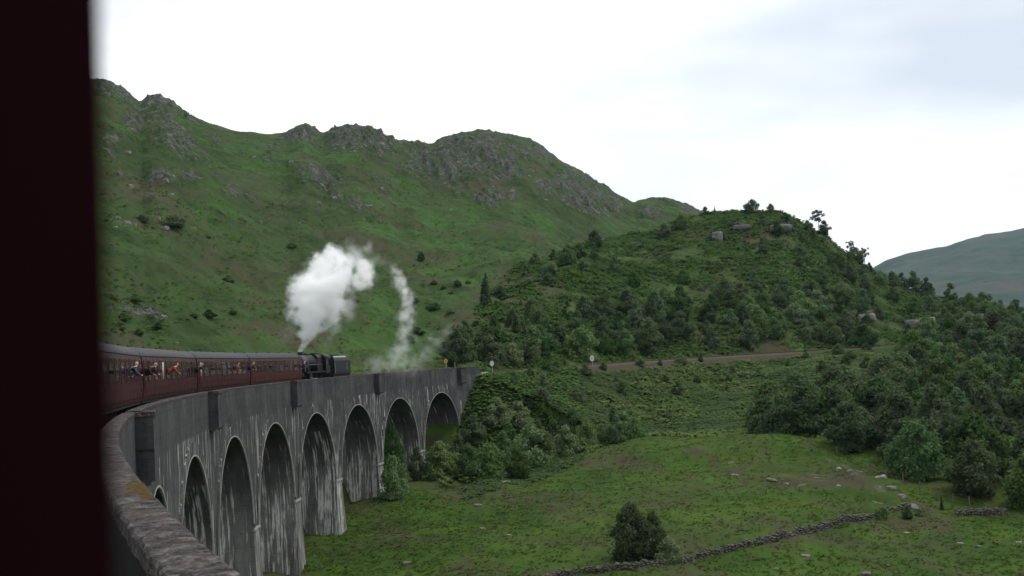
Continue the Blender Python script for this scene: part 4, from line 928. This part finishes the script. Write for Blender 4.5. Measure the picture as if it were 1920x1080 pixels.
# E: shrubs at the foot of the viaduct and on the embankment
def foot(kind, px, d, h, label, w=1.0, cat='shrub', grp='shrubs at the foot of the viaduct', name=None):
    x, y = at_px(px, d); return tree(kind, x, y, h, label, cat, grp, w, name=name)
foot('willow', 728, 141, 5.6, 'dense dark willow bush standing against the last tall pier of the viaduct', .62)
foot('birch', 772, 152, 5.0, 'thin young birch in front of the second pier from the viaduct end', .7, 'tree')
_p = P(159.0, .6, 0); tree('oak', _p[0], _p[1], 8.2, 'dark tree growing up inside the second last arch', 'tree', 'shrubs at the foot of the viaduct', .42)
for i, (px, d, h, w) in enumerate([(815, 152, 5.2, .9), (850, 158, 5.6, .9), (868, 150, 5.0, .9), (905, 152, 5.2, .9), (935, 160, 5.8, .9), (960, 152, 4.6, .9), (985, 163, 6.2, .9), (1000, 172, 5.6, .9), (880, 172, 5.0, 1), (925, 176, 4.8, 1)]):
    k = ['willow', 'birch', 'oak'][i % 3]; foot(k, px, d, h, LOOK[k]+', %s from the left in the thicket beside the viaduct end' % ORD[sorted([815, 850, 868, 905, 935, 960, 985, 1000, 880, 925]).index(px)], w)
for i, (px, d, h, w, k) in enumerate([(1008, 164, 5.4, .8, 'willow'), (1030, 172, 6.0, .8, 'birch'), (1052, 168, 5.2, .75, 'willow'), (1066, 178, 5.0, .9, 'oak'), (1160, 178, 4.6, .9, 'willow'), (1182, 172, 3.6, .9, 'willow'), (1015, 182, 5.0, .9, 'birch'), (965, 178, 4.6, 1, 'willow'), (945, 170, 5.0, .8, 'oak')]):
    foot(k, px, d, h, LOOK[k]+', %s from the left on the slope between thicket and knoll' % ORD[sorted([1008, 1030, 1052, 1066, 1160, 1182, 1015, 965, 945]).index(px)], w, 'shrub', 'shrubs on the slope above the meadow')
foot('willow', 1092, 170, 5.2, 'grey-green willow, left of the pair on the slope above the meadow', .62); foot('birch', 1142, 172, 6.2, 'green birch, right of the pair on the slope above the meadow', .8, 'tree'); foot('willow', 1120, 174, 3.6, 'low willow between the pair on the slope above the meadow', .7)
for x, y, px, d in scatter(26, (930, 1420), lambda px: (td_px(px)-34, td_px(px)-7), 6, None, 8):
    tree(rng.choice(['willow', 'oak', 'birch']), x, y, rng.uniform(1.4, 2.8), 'low bush among the bracken on the railway embankment', 'shrub', 'bushes on the embankment', 1.1, name='embankment_bush')
for x, y, px, d in scatter(18, (1440, 1700), lambda px: (212, td_px(px)-14), 8, None, 9):
    tree(rng.choice(['willow', 'oak', 'birch']), x, y, rng.uniform(1.6, 3.4), 'low bush on the open green slope left of the wood', 'shrub', 'bushes on the open slope', 1.1, name='slope_bush')
# F: bushes in the meadow
_h, _ok = hit([1186, 1226, 1256, 1656, 1702, 1724, 1766], [1046, 1044, 1052, 972, 972, 968, 956])
for (p, k, h, w, l) in zip(_h, ['oak', 'oak', 'willow', 'willow', 'oak', 'willow', 'pine'], [5.4, 4.6, 2.4, 1.5, 1.6, 1.0, 1.9], [.80, .58, 1.0, 1, .8, 1, .7],
    ['rounded willow tree standing behind the drystone wall in the meadow', 'narrow darker bush just right of the rounded willow by the wall', 'low spreading bush at the foot of the narrow bush by the wall', 'small bush left of the two near the rocky end of the wall', 'small dark bush right of the other near the rocky end of the wall', 'tiny bush beside the small dark one by the rocks', 'single little upright bush alone in the meadow at the right']):
    tree(k, p[0], p[1], h, l, 'shrub', 'bushes in the meadow', w)
# G: the open hill
_g = [(911, 572, 8.5, 'pine', 'dark upright conifer standing alone at the left foot of the wooded hill', 1.15), (938, 560, 3.6, 'oak', 'small round bush right of the lone conifer', 1), (790, 490, 3.4, 'oak', 'dark little tree on the open moorland slope above the steam', 1), (325, 425, 3.2, 'willow', 'broad dark bush on the moorland slope at the left', 2.2), (1085, 478, 3, 'oak', 'tiny bush on the moor near the wooded hill', 1)]
_h, _ok = hit([g[0] for g in _g], [g[1] for g in _g])
for p, g in zip(_h, _g): tree(g[3], p[0], p[1], g[2], g[4], 'tree' if g[3] == 'pine' else 'shrub', None, g[5])
_r = random.Random(12); _q = [(_r.uniform(205, 540), _r.uniform(510, 640)) for _ in range(10)]+[(_r.uniform(760, 900), _r.uniform(530, 650)) for _ in range(16)]+[(_r.uniform(210, 700), _r.uniform(390, 500)) for _ in range(3)]
_h, _ok = hit([q[0] for q in _q], [q[1] for q in _q])
for p in _h[_ok]: tree(_r.choice(['oak', 'willow', 'willow']), p[0], p[1], _r.uniform(1.0, 2.1), 'low dark bush scattered on the open moorland hillside', 'shrub', 'bushes on the moorland hill', 1.7, name='moor_bush')

# ------------------------------------------------------------------ ground cover that nobody could count
def clumps(name, X, Y, size, mat, label, cat, nleaf=4, tilt=.9, seed=0, lift=0.0):
    r = np.random.default_rng(seed); N = len(X); Z = ground_z(X, Y); c = np.repeat(np.stack([X, Y, Z], -1), nleaf, 0); s = np.repeat(size, nleaf)*(.6+.7*r.random(N*nleaf))
    a = r.random(N*nleaf)*2*np.pi; out = np.stack([np.cos(a), np.sin(a), np.zeros_like(a)], -1); up = np.array([0, 0, 1.0])
    el = tilt*(.55+.6*r.random(N*nleaf)); d = out*np.cos(el)[:, None]+up*np.sin(el)[:, None]; sd_ = np.cross(d, up+out*.01); sd_ /= np.linalg.norm(sd_, axis=1)[:, None]
    c = c+out*(s*.15)[:, None]; s = s[:, None]; tip = c+d*s*.75; end = tip+out*s*.45-up*s*.22
    V = np.stack([c-up*s*.12, tip-sd_*s*.27-up*s*.08, end, tip+sd_*s*.27-up*s*.08], 1).reshape(-1, 3)
    o = np_obj(name, V, np.arange(4*N*nleaf).reshape(-1, 4), mat, None, False); tag(o, label, cat, None, 'stuff'); return o
def cover_pts(n, pxr, drf, seed, keep=None):
    r = np.random.default_rng(seed); px = r.uniform(pxr[0], pxr[1], n); az = azpx(px); d0, d1 = drf(az, px); d = d0+(d1-d0)*r.random(n)**.9; X = np.sin(az)*d; Y = np.cos(az)*d
    if keep is not None: k = keep(X, Y, px, d, r); X, Y = X[k], Y[k]
    return X, Y
def _embkeep(X, Y, px, d, r): return ((RT-np.hypot(X-CX, Y) > 5.2+.8*r.random(len(X))) | ((np.arctan2(Y, CX-X)*RT < S_END+1) & (RT-np.hypot(X-CX, Y) > WALL+.5))) & (fbm(X/11, Y/11, 3)+.6*r.random(len(X)) > .0)
X, Y = cover_pts(46000, (860, 1720), lambda az, px: (track_d(az)-np.interp(px, [860, 1000, 1150, 1300, 1400, 1720], [46, 60, 66, 82, 86, 130]), track_d(az)-4.5), 21, _embkeep)
clumps('bracken', X, Y, .42+.6*np.abs(fbm(X/9, Y/9, 2))+.1*npr.random(len(X)), M_BRACK, 'bright green bracken covering the railway embankment', 'bracken', 4, .75, 1)
X, Y = cover_pts(9000, (820, 1960), lambda az, px: (np.interp(px, [820, 1040, 1420, 1560, 1960], [146, 167, 174, 160, 144])+9*perlin(px/37, px*0+4), track_d(az)-9), 22, lambda X, Y, px, d, r: fbm(X/14+7, Y/14, 3) > .08)
clumps('scrub', X, Y, .7+.5*npr.random(len(X)), M_BRACK2, 'dark green scrub under the shrubs and on the slope below the railway', 'scrub', 4, 1.0, 2)
X, Y = cover_pts(9000, (845, 1080), lambda az, px: (np.interp(px, [845, 1080], [150, 170])+8*perlin(px/23, px*0+9), track_d(az)-3.6), 31, lambda X, Y, px, d, r: RT-np.hypot(X-CX, Y) > WALL+.7)
clumps('bank_scrub', X, Y, .45+.5*npr.random(len(X)), M_BRACK2, 'rank green growth on the bank beside the end of the viaduct', 'scrub', 4, 1.25, 12)
X, Y = cover_pts(26000, (900, 1950), lambda az, px: (track_d(az)+7, np.interp(az, H1T[0], H1T[1])+3), 23, lambda X, Y, px, d, r: fbm(X/18, Y/18, 3)+.3*r.random(len(X)) > .0)
clumps('hill_undergrowth', X, Y, .6+.7*npr.random(len(X)), M_BRACK, 'low green undergrowth on the wooded hill', 'undergrowth', 4, .9, 3)
X, Y = cover_pts(15000, (930, 1950), lambda az, px: (track_d(az)+7, np.interp(az, H1T[0], H1T[1])-1), 33, lambda X, Y, px, d, r: fbm(X/16+30, Y/16, 3)+.12*r.random(len(X)) > .06)
clumps('hill_scrub', X, Y, .6+.7*npr.random(len(X)), M_SCRUB, 'soft dark scrub and young growth in patches between the hill trees', 'scrub', 6, 1.15, 14)
X, Y = cover_pts(20000, (190, 1300), lambda az, px: (edge_d(az)+2, np.interp(az, H2T[0], H2T[1])*.88), 24, lambda X, Y, px, d, r: fbm(X/34+3, Y/34, 4)+.7*r.random(len(X)) > .25)
clumps('moor_bracken', X, Y, .5+.6*npr.random(len(X)), M_BRACK, 'green bracken and tussocks in patches over the moorland hill', 'bracken', 3, .45, 4)
X, Y = cover_pts(8000, (190, 1300), lambda az, px: (edge_d(az)+2, np.interp(az, H2T[0], H2T[1])*.88), 25, lambda X, Y, px, d, r: fbm(X/26+13, Y/30, 4)+.4*r.random(len(X)) > .35)
clumps('heather', X, Y, .5+.5*npr.random(len(X)), M_HEATH, 'brown heather in dull patches over the moorland hill', 'heather', 3, .5, 5)
X, Y = cover_pts(17000, (540, 1960), lambda az, px: (np.interp(px, [540, 1960], [96, 82]), np.interp(px, [540, 900, 1100, 1400, 1560, 1960], [140, 150, 172, 176, 160, 145])), 26, lambda X, Y, px, d, r: fbm(X/7, Y/7, 3)+.9*r.random(len(X)) > .12)
clumps('meadow_grass', X, Y, .18+.20*npr.random(len(X)), M_GRASS, 'short tufted grass of the meadow below the viaduct', 'grass', 3, .7, 6)

# ------------------------------------------------------------------ rocks, drystone wall, signs, fence
def stone_mesh(name, seed, mat, flat=.7, sub=2):
    bm = bmesh.new(); bmesh.ops.create_icosphere(bm, subdivisions=sub, radius=.5)
    for v in bm.verts:
        q = v.co*2.1+Vector((seed*7.3, seed*3.1, 0)); n = mnoise.noise(q)*.30+mnoise.noise(q*2.3)*.12; v.co *= 1+n
        v.co.x = max(-.40, min(.42, v.co.x)); v.co.z = max(-.36, min(.38, v.co.z))*flat; v.co.y = max(-.44, min(.43, v.co.y))
    me = bpy.data.meshes.new(name); bm.to_mesh(me); bm.free(); me.materials.append(mat); return me
STONES = [stone_mesh('stone', i, M_STONE, .75, 1) for i in range(6)]; BOULD = [stone_mesh('boulder', 20+i, M_PALE if i % 2 else M_ROCK, .7, 3) for i in range(4)]
def wall_line(pts, name, label, nstone, seed):
    h_, ok = hit([p[0] for p in pts], [p[1] for p in pts]); r = random.Random(seed)
    seg = [0.]; 
    for a, b in zip(h_[:-1], h_[1:]): seg.append(seg[-1]+math.hypot(b[0]-a[0], b[1]-a[1]))
    L = seg[-1]; root = empty(name, tuple(h_[0])); tag(root, label, 'drystone wall', 'drystone walls in the meadow'); inv = Matrix.Translation(-Vector(h_[0])); out = []
    s_ = 0.
    while s_ < L:
        hgt = (.52+.32*mnoise.noise((s_*.12, seed, 0)))*(1 if mnoise.noise((s_*.23, seed+5., 2)) > -.38 else .35); z = 0
        while z < hgt:
            st = r.uniform(.26, .46); x = float(np.interp(s_, seg, h_[:, 0])); y = float(np.interp(s_, seg, h_[:, 1])); i = min(int(np.searchsorted(seg, s_, 'right'))-1, len(seg)-2); i = max(i, 0)
            dx, dy = h_[i+1][0]-h_[i][0], h_[i+1][1]-h_[i][1]; l = math.hypot(dx, dy); nx, ny = -dy/l, dx/l
            for row in (-1, 1):
                w = .26*(1-.35*z)*row+r.uniform(-.05, .05); j = r.uniform(-.12, .12)
                out.append((x+nx*w+dx/l*j, y+ny*w+dy/l*j, z+st*.3, math.atan2(dy, dx)+r.uniform(-.5, .5), st*r.uniform(.9, 1.4), st*r.uniform(.8, 1.1), st*r.uniform(.8, 1.15), r.uniform(-.35, .35), r.randrange(6), row))
            z += st*.62
        s_ += r.uniform(.24, .42)
    xs = np.array([o[0] for o in out]); ys = np.array([o[1] for o in out]); gz = ground_z(xs, ys)
    dist = np.hypot(xs, ys)+np.where(np.array([o[9] for o in out]) > 0, 3, 0)-3*np.array([o[2] for o in out]); order = np.argsort(dist); near = set(order[:nstone].tolist()); mb = MB()
    for k, o in enumerate(out):
        M = Matrix.Translation((o[0], o[1], gz[k]+o[2]-.08)) @ Matrix.Rotation(o[3], 4, 'Z') @ Matrix.Rotation(o[7], 4, 'X') @ Matrix.Diagonal((o[4], o[5], o[6], 1))
        if k in near:
            so = link(bpy.data.objects.new('stone', STONES[o[8]]), root); so.matrix_parent_inverse = inv; so.matrix_basis = M
        else:
            me = STONES[o[8]]; mb.add([M @ v.co for v in me.vertices], [tuple(p.vertices) for p in me.polygons])
    if mb.v:
        ro = mesh_obj('rubble', mb.v, mb.f, M_STONE, root); ro.matrix_parent_inverse = inv; tag(ro, kind='stuff')
wall_line([(1022, 1092), (1060, 1080), (1110, 1074), (1180, 1068), (1240, 1060), (1290, 1053), (1350, 1036), (1420, 1020), (1480, 1004), (1540, 992), (1600, 978), (1650, 964), (1705, 952)], 'drystone_wall', 'long grey drystone wall running diagonally across the meadow', 290, 3)
wall_line([(1795, 965), (1830, 965), (1860, 966), (1890, 966)], 'drystone_wall', 'short tumbled stretch of drystone wall at the right of the meadow', 40, 5)
_b = [(762, 1057, .75), (905, 992, .55), (925, 996, .35), (955, 1004, .4), (1455, 1068, .5), (1510, 1044, .7), (1625, 1077, .9), (1800, 1020, .5), (1835, 1026, .55), (1910, 1018, .5), (1665, 1061, .3), (948, 905, .9), (895, 950, 1.1), (1700, 1000, .5)]
_h, _ok = hit([b[0] for b in _b], [b[1] for b in _b])
for i, (p, b) in enumerate(zip(_h, _b)):
    o = link(bpy.data.objects.new('field_stone', BOULD[i % 4])); o.location = (p[0], p[1], p[2]+.05*b[2]); o.scale = (b[2]*1.5, b[2]*1.1, b[2]*.8); o.rotation_euler[2] = i*1.7
    tag(o, 'small pale stone lying loose in the meadow grass', 'stone', 'loose stones in the meadow')
# pale slabs along the rocky end of the knoll
_b = [(1556, 866, 1.5, .6), (1574, 880, 1.6, .7), (1612, 885, 1.2, .3), (1650, 895, 1.7, .6), (1672, 915, 1.9, .6), (1690, 930, 1.5, .5), (1645, 943, 1.5, .25), (1675, 952, 2.2, .2), (1712, 950, 1.8, .3), (1475, 907, 1.1, .3), (1505, 910, 1.2, .3), (1450, 900, 2.0, .3), (1530, 896, 1.4, .3), (1580, 912, 1.7, .3), (1370, 868, 1.1, .2), (1378, 890, 1.6, .25)]
_h, _ok = hit([b[0] for b in _b], [b[1] for b in _b])
for i, (p, b) in enumerate(zip(_h, _b)):
    o = link(bpy.data.objects.new('rock_slab', BOULD[(i*3) % 4])); o.location = (p[0], p[1], p[2]-.1); o.scale = (b[2], b[2]*.7, .5+b[3]); o.rotation_euler = (.2*math.sin(i), .25*math.cos(i*2), i*.9)
    tag(o, 'pale rock slab breaking through the grass of the knoll' if i < 9 else 'low dull rock breaking through the front of the knoll', 'rock', 'rocks on the knoll', 'thing')
# boulders strewn over the moorland hill
_r = random.Random(77); _q = [(_r.uniform(200, 420), _r.uniform(200, 470)) for _ in range(22)]+[(_r.uniform(450, 760), _r.uniform(270, 420)) for _ in range(30)]+[(_r.uniform(760, 1060), _r.uniform(330, 420)) for _ in range(12)]+[(220, 458), (240, 640), (330, 645), (845, 395), (1000, 415), (1128, 450)]
_h, _ok = hit([q[0] for q in _q], [q[1] for q in _q])
for i, p in enumerate(_h[_ok]):
    o = link(bpy.data.objects.new('moor_boulder', BOULD[i % 4])); s_ = _r.uniform(.8, 2.0)*(.55 if math.hypot(p[0], p[1]) < 260 else 1); o.location = tuple(p); o.scale = (s_*1.1, s_, s_*1.25); o.rotation_euler[2] = i
    tag(o, 'grey boulder strewn on the open moorland hillside', 'boulder', 'boulders on the moorland hill')
# rock faces in the wooded hill
_b = [(1625, 604, 5.0, 5.5, 'pale rock face among the trees at the foot of the wooded hill'), (1716, 610, 6.0, 3.8, 'dark rock cutting beside the railway at the right'), (1738, 604, 4.5, 3.2, 'rock knob just right of the dark rock cutting'), (1830, 595, 8, 2.2, 'long low rock outcrop near the right end of the hill'), (1880, 597, 8, 2.0, 'rightmost low rock outcrop of the hill foot'), (1464, 430, 7, 3.6, 'pale rock outcrop just under the wooded hilltop'), (1345, 445, 3.4, 4, 'upright pale rock on the upper left of the wooded hill'), (1390, 428, 6, 2.2, 'flat rock band below the hilltop, left of the larger pale outcrop')]
_h, _ok = hit([b[0] for b in _b], [b[1] for b in _b])
for i, (p, b) in enumerate(zip(_h, _b)):
    o = link(bpy.data.objects.new('rock_outcrop', BOULD[(i+1) % 4])); o.location = (p[0], p[1], p[2]+.1); o.scale = (b[2]*1.25, b[2]*.8, b[3]*1.6); o.rotation_euler[2] = -.65+.2*math.sin(i*3); tag(o, b[4], 'rock', None, 'thing')
# lineside signs
def sign(name, s, off, h, w, colour, label, shape, mark):
    p = P(s, off, -.5); root = empty(name, p, -s/RT); tag(root, label, 'sign', 'lineside signs')
    MB().tube([(0, 0, 0), (0, 0, h+.2)], .045, 8).build('post', M_GREY, root)
    m = MB(); n = 24
    ring = [(w*.5*math.cos(2*PI*i/n), h+.5+w*.5*shape*math.sin(2*PI*i/n)) for i in range(n)]
    m.loft([[(x, y, z) for x, z in ring] for y in (-.075, -.05)]); f = m.build('sign_face', colour, root)
    if mark == 'dot': MB().tube([(0, -.085, h+.5), (0, -.072, h+.5)], w*.16, 16).build('mark', M_BLACK, f)
    elif mark == 'bar': MB().bevbox(-.05, .05, -.085, -.072, h+.5-w*.22, h+.5+w*.22, .004).build('mark', M_BLACK, f)
sign('lineside_sign', 189, -2.3, 2.1, .66, M_YELLOW, 'small round orange sign on a post at the end of the viaduct', 1.15, 'dot')
sign('lineside_sign', 198, 2.0, 1.3, .80, M_SIGNW, 'small pale round sign just beyond the viaduct end', 1.15, None)
sign('lineside_sign', 239, 2.3, 1.1, .95, M_WHITE, 'white oval sign with a dark mark beside the railway embankment', 1.3, 'bar')
# timber trestle and handrail at the end of the parapet
tr = empty('timber_barrier', P(193.2, WALL-.2, -.8), -193.2/RT); tag(tr, 'low weathered timber barrier closing the end of the viaduct parapet', 'barrier')
for y in (-1.2, -.4, .4, 1.2): MB().bevbox(-.07, .07, y-.08, y+.08, -1.2, .75, .01).build('post', M_WOOD, tr)
for z in (.1, .55): MB().bevbox(.071, .12, -1.4, 1.4, z, z+.2, .01).build('rail', M_CREAM if z > .5 else M_WOOD, tr)
# wire fence below the wood
fx = [(1556 + i*30) for i in range(12)]
fp = [at_px(px, float(np.interp(px, [1550, 1600, 1700, 1800, 1900], [156, 146, 138, 134, 130]))) for px in fx]
fz = ground_z(np.array([p[0] for p in fp]), np.array([p[1] for p in fp])); fr = empty('wire_fence', (fp[0][0], fp[0][1], fz[0])); tag(fr, 'thin wire fence on wooden posts along the lower edge of the wood', 'fence'); inv = Matrix.Translation(-fr.location)
for p, z in zip(fp, fz): o = MB().bevbox(p[0]-.05, p[0]+.05, p[1]-.05, p[1]+.05, z-.2, z+1.25, .01).build('post', M_WOOD, fr); o.matrix_parent_inverse = inv
for h in (.5, .9, 1.25): o = MB().tube([(p[0], p[1], z+h) for p, z in zip(fp, fz)], .006, 4).build('wire', M_WOOD, fr); o.matrix_parent_inverse = inv

# ------------------------------------------------------------------ steam
def steam(name, blobs, label, dens, res, wob, colr=(.9995, .9995, .9995), seed=0):
    """blobs: (x, y, z, radius, density) in world metres; the density is sampled into a voxel grid"""
    B = np.array(blobs, float); lo = (B[:, :3]-B[:, 3:4]*1.25).min(0)-.6; hi = (B[:, :3]+B[:, 3:4]*1.25).max(0)+.6; org = Vector(B[0, :3])
    me = bpy.data.meshes.new(name); me.from_pydata([(0, 0, 0)], [], []); o = link(bpy.data.objects.new(name, me)); o.location = org
    ng = bpy.data.node_groups.new(name, 'GeometryNodeTree'); ng.interface.new_socket('Geometry', in_out='OUTPUT', socket_type='NodeSocketGeometry')
    N, Lk = ng.nodes, ng.links; go = N.new('NodeGroupOutput'); vc = N.new('GeometryNodeVolumeCube'); sm_ = N.new('GeometryNodeSetMaterial'); pos = N.new('GeometryNodeInputPosition')
    vc.inputs['Min'].default_value = tuple(lo-np.array(org)); vc.inputs['Max'].default_value = tuple(hi-np.array(org))
    for i, ax in enumerate('XYZ'): vc.inputs['Resolution '+ax].default_value = max(8, int((hi[i]-lo[i])/res))
    def nz(scale, amp, det, off):
        ad = N.new('ShaderNodeVectorMath'); ad.operation = 'ADD'; Lk.new(pos.outputs[0], ad.inputs[0]); ad.inputs[1].default_value = (off, off*.7, -off)
        n = N.new('ShaderNodeTexNoise'); n.inputs['Scale'].default_value = scale; n.inputs['Detail'].default_value = det; n.inputs['Roughness'].default_value = .6; Lk.new(ad.outputs[0], n.inputs['Vector'])
        s1 = N.new('ShaderNodeVectorMath'); s1.operation = 'SUBTRACT'; Lk.new(n.outputs['Color'], s1.inputs[0]); s1.inputs[1].default_value = (.5, .5, .5)
        s2 = N.new('ShaderNodeVectorMath'); s2.operation = 'SCALE'; s2.inputs['Scale'].default_value = amp; Lk.new(s1.outputs[0], s2.inputs[0]); return s2.outputs[0], n.outputs['Fac']
    w1, _ = nz(.30, wob*3.4, 2, seed); w2, f2 = nz(.95, wob*2.0, 3, seed+9)
    w3, _ = nz(3.0, wob*.55, 3, seed+33); a0 = N.new('ShaderNodeVectorMath'); a0.operation = 'ADD'; Lk.new(w2, a0.inputs[0]); Lk.new(w3, a0.inputs[1])
    a1 = N.new('ShaderNodeVectorMath'); a1.operation = 'ADD'; Lk.new(w1, a1.inputs[0]); Lk.new(a0.outputs[0], a1.inputs[1])
    acc = None
    for x, y, z, r, k in blobs:
        mx = N.new('ShaderNodeVectorMath'); mx.operation = 'SCALE'; Lk.new(a1.outputs[0], mx.inputs[0]); mx.inputs['Scale'].default_value = min(1.0, r/2.2)
        ad = N.new('ShaderNodeVectorMath'); ad.operation = 'ADD'; Lk.new(pos.outputs[0], ad.inputs[0]); Lk.new(mx.outputs[0], ad.inputs[1])
        dn = N.new('ShaderNodeVectorMath'); dn.operation = 'DISTANCE'; Lk.new(ad.outputs[0], dn.inputs[0]); dn.inputs[1].default_value = (x-org.x, y-org.y, z-org.z)
        mr = N.new('ShaderNodeMapRange'); mr.interpolation_type = 'SMOOTHSTEP'; Lk.new(dn.outputs['Value'], mr.inputs[0]); mr.inputs[1].default_value = r*(.5 if k > .5 else .05); mr.inputs[2].default_value = r*1.05; mr.inputs[3].default_value = k*dens; mr.inputs[4].default_value = 0
        if acc is None: acc = mr.outputs[0]
        else:
            m = N.new('ShaderNodeMath'); m.operation = 'MAXIMUM'; Lk.new(acc, m.inputs[0]); Lk.new(mr.outputs[0], m.inputs[1]); acc = m.outputs[0]
    _, f3 = nz(.9, 1, 5, seed+21); er = N.new('ShaderNodeMapRange'); er.interpolation_type = 'SMOOTHSTEP'; Lk.new(f3, er.inputs[0]); er.inputs[1].default_value = .40; er.inputs[2].default_value = .58; er.inputs[3].default_value = .03; er.inputs[4].default_value = 1.1
    mm = N.new('ShaderNodeMath'); mm.operation = 'MULTIPLY'; Lk.new(acc, mm.inputs[0]); Lk.new(er.outputs[0], mm.inputs[1])
    Lk.new(mm.outputs[0], vc.inputs['Density']); Lk.new(vc.outputs[0], sm_.inputs[0]); Lk.new(sm_.outputs[0], go.inputs[0])
    m = bpy.data.materials.new(name+'_volume'); m.use_nodes = True; t = m.node_tree
    for n in list(t.nodes): t.nodes.remove(n)
    ou = t.nodes.new('ShaderNodeOutputMaterial'); pv = t.nodes.new('ShaderNodeVolumePrincipled'); pv.inputs['Color'].default_value = (*colr, 1); pv.inputs['Density'].default_value = 1.0; pv.inputs['Anisotropy'].default_value = .0
    t.links.new(pv.outputs[0], ou.inputs['Volume']); sm_.inputs['Material'].default_value = m
    md = o.modifiers.new('steam', 'NODES'); md.node_group = ng; tag(o, label, 'steam', None, 'stuff'); return o
def sb(px, py, r, k, d):
    v = ray(float(px), float(py)); v = v/math.hypot(v[0], v[1]); return (v[0]*d, v[1]*d, CAMZ+v[2]*d, r*d/FPX*1.05, k)
_c = P(S_LOCO0+5.9-3.4, .05, 3.95); DST = math.hypot(_c[0], _c[1]); _cpx = float(project(np.array(_c[0]), np.array(_c[1]), np.array(_c[2]))[0]); _cpy = float(project(np.array(_c[0]), np.array(_c[1]), np.array(_c[2]))[1])
BL = [(_c[0], _c[1], _c[2]+.1, .34, 1.0)]
for px, py, r, k in [(592, 655, 5, 1), (592, 650, 6, 1), (592, 645, 8, 1), (592, 638, 10, 1), (590, 626, 16, 1), (594, 612, 22, 1), (592, 592, 33, 1), (575, 578, 38, 1), (602, 566, 42, 1), (566, 560, 30, 1), (592, 540, 42, 1), (618, 530, 34, 1), (606, 505, 34, .95), (640, 512, 30, .9), (622, 486, 24, .85), (650, 495, 24, .45), (678, 524, 22, .7), (686, 505, 20, .6), (694, 518, 16, .4), (660, 540, 22, .35), (668, 490, 20, .3),
                     (645, 578, 26, .22), (658, 588, 18, .20), (634, 606, 22, .16), (636, 628, 14, .12), (655, 556, 22, .22), (660, 476, 26, .14), (688, 464, 15, .20), (694, 486, 22, .08), (572, 515, 16, .25), (640, 640, 12, .08), (560, 620, 22, .05), (550, 635, 18, .04)]:
    lean = max(0., min(1., (py-575)/(_cpy-575)))                      # the jet leaves the chimney and drifts with the wind
    BL.append(sb(px+(_cpx-592)*lean, py, r, k, DST+rng.uniform(-1.2, 2.0)*(1-lean)))
steam('steam_plume', BL, 'billowing white steam rising from the chimney of the black engine', 2.0, .13, .95)
BW = []
D2 = DST+22
for px, py, r, k in [(736, 502, 12, .30), (742, 512, 14, .40), (748, 524, 15, .5), (753, 534, 16, .5), (758, 545, 17, .5), (762, 556, 18, .5), (765, 568, 18, .5), (766, 580, 18, .45), (766, 592, 18, .42), (765, 604, 18, .40), (762, 616, 18, .36), (759, 628, 18, .32), (756, 640, 19, .28), (752, 652, 22, .2), (748, 664, 26, .16), (742, 676, 30, .13), (718, 684, 28, .10), (775, 682, 28, .09), (700, 690, 24, .06), (798, 664, 26, .09), (818, 642, 24, .09), (840, 622, 18, .08), (726, 498, 14, .09), (712, 490, 16, .07), (780, 640, 16, .05), (778, 560, 12, .10), (746, 600, 12, .08)]:
    BW.append(sb(px, py, r, k, D2+rng.uniform(-1, 1.5)))
steam('steam_wisp', BW, 'thin wisp of steam drifting above the parapet ahead of the train', 1.5, .16, 1.0, seed=40)

# ------------------------------------------------------------------ the air
hz = MB().box(-4800, 4800, -4800, 4800, -31.5, 700).build('haze', None); tag(hz, 'thin pale haze in the air between the near hills and the distant mountain', 'haze', None, 'stuff')
hm = bpy.data.materials.new('haze_volume'); hm.use_nodes = True; ht = hm.node_tree
for n in list(ht.nodes): ht.nodes.remove(n)
ho = ht.nodes.new('ShaderNodeOutputMaterial'); hv = ht.nodes.new('ShaderNodeVolumePrincipled'); hv.inputs['Color'].default_value = (.62, .82, 1.0, 1); hv.inputs['Density'].default_value = 3.6e-5; hv.inputs['Anisotropy'].default_value = .2
ht.links.new(hv.outputs[0], ho.inputs['Volume']); hz.data.materials.clear(); hz.data.materials.append(hm)
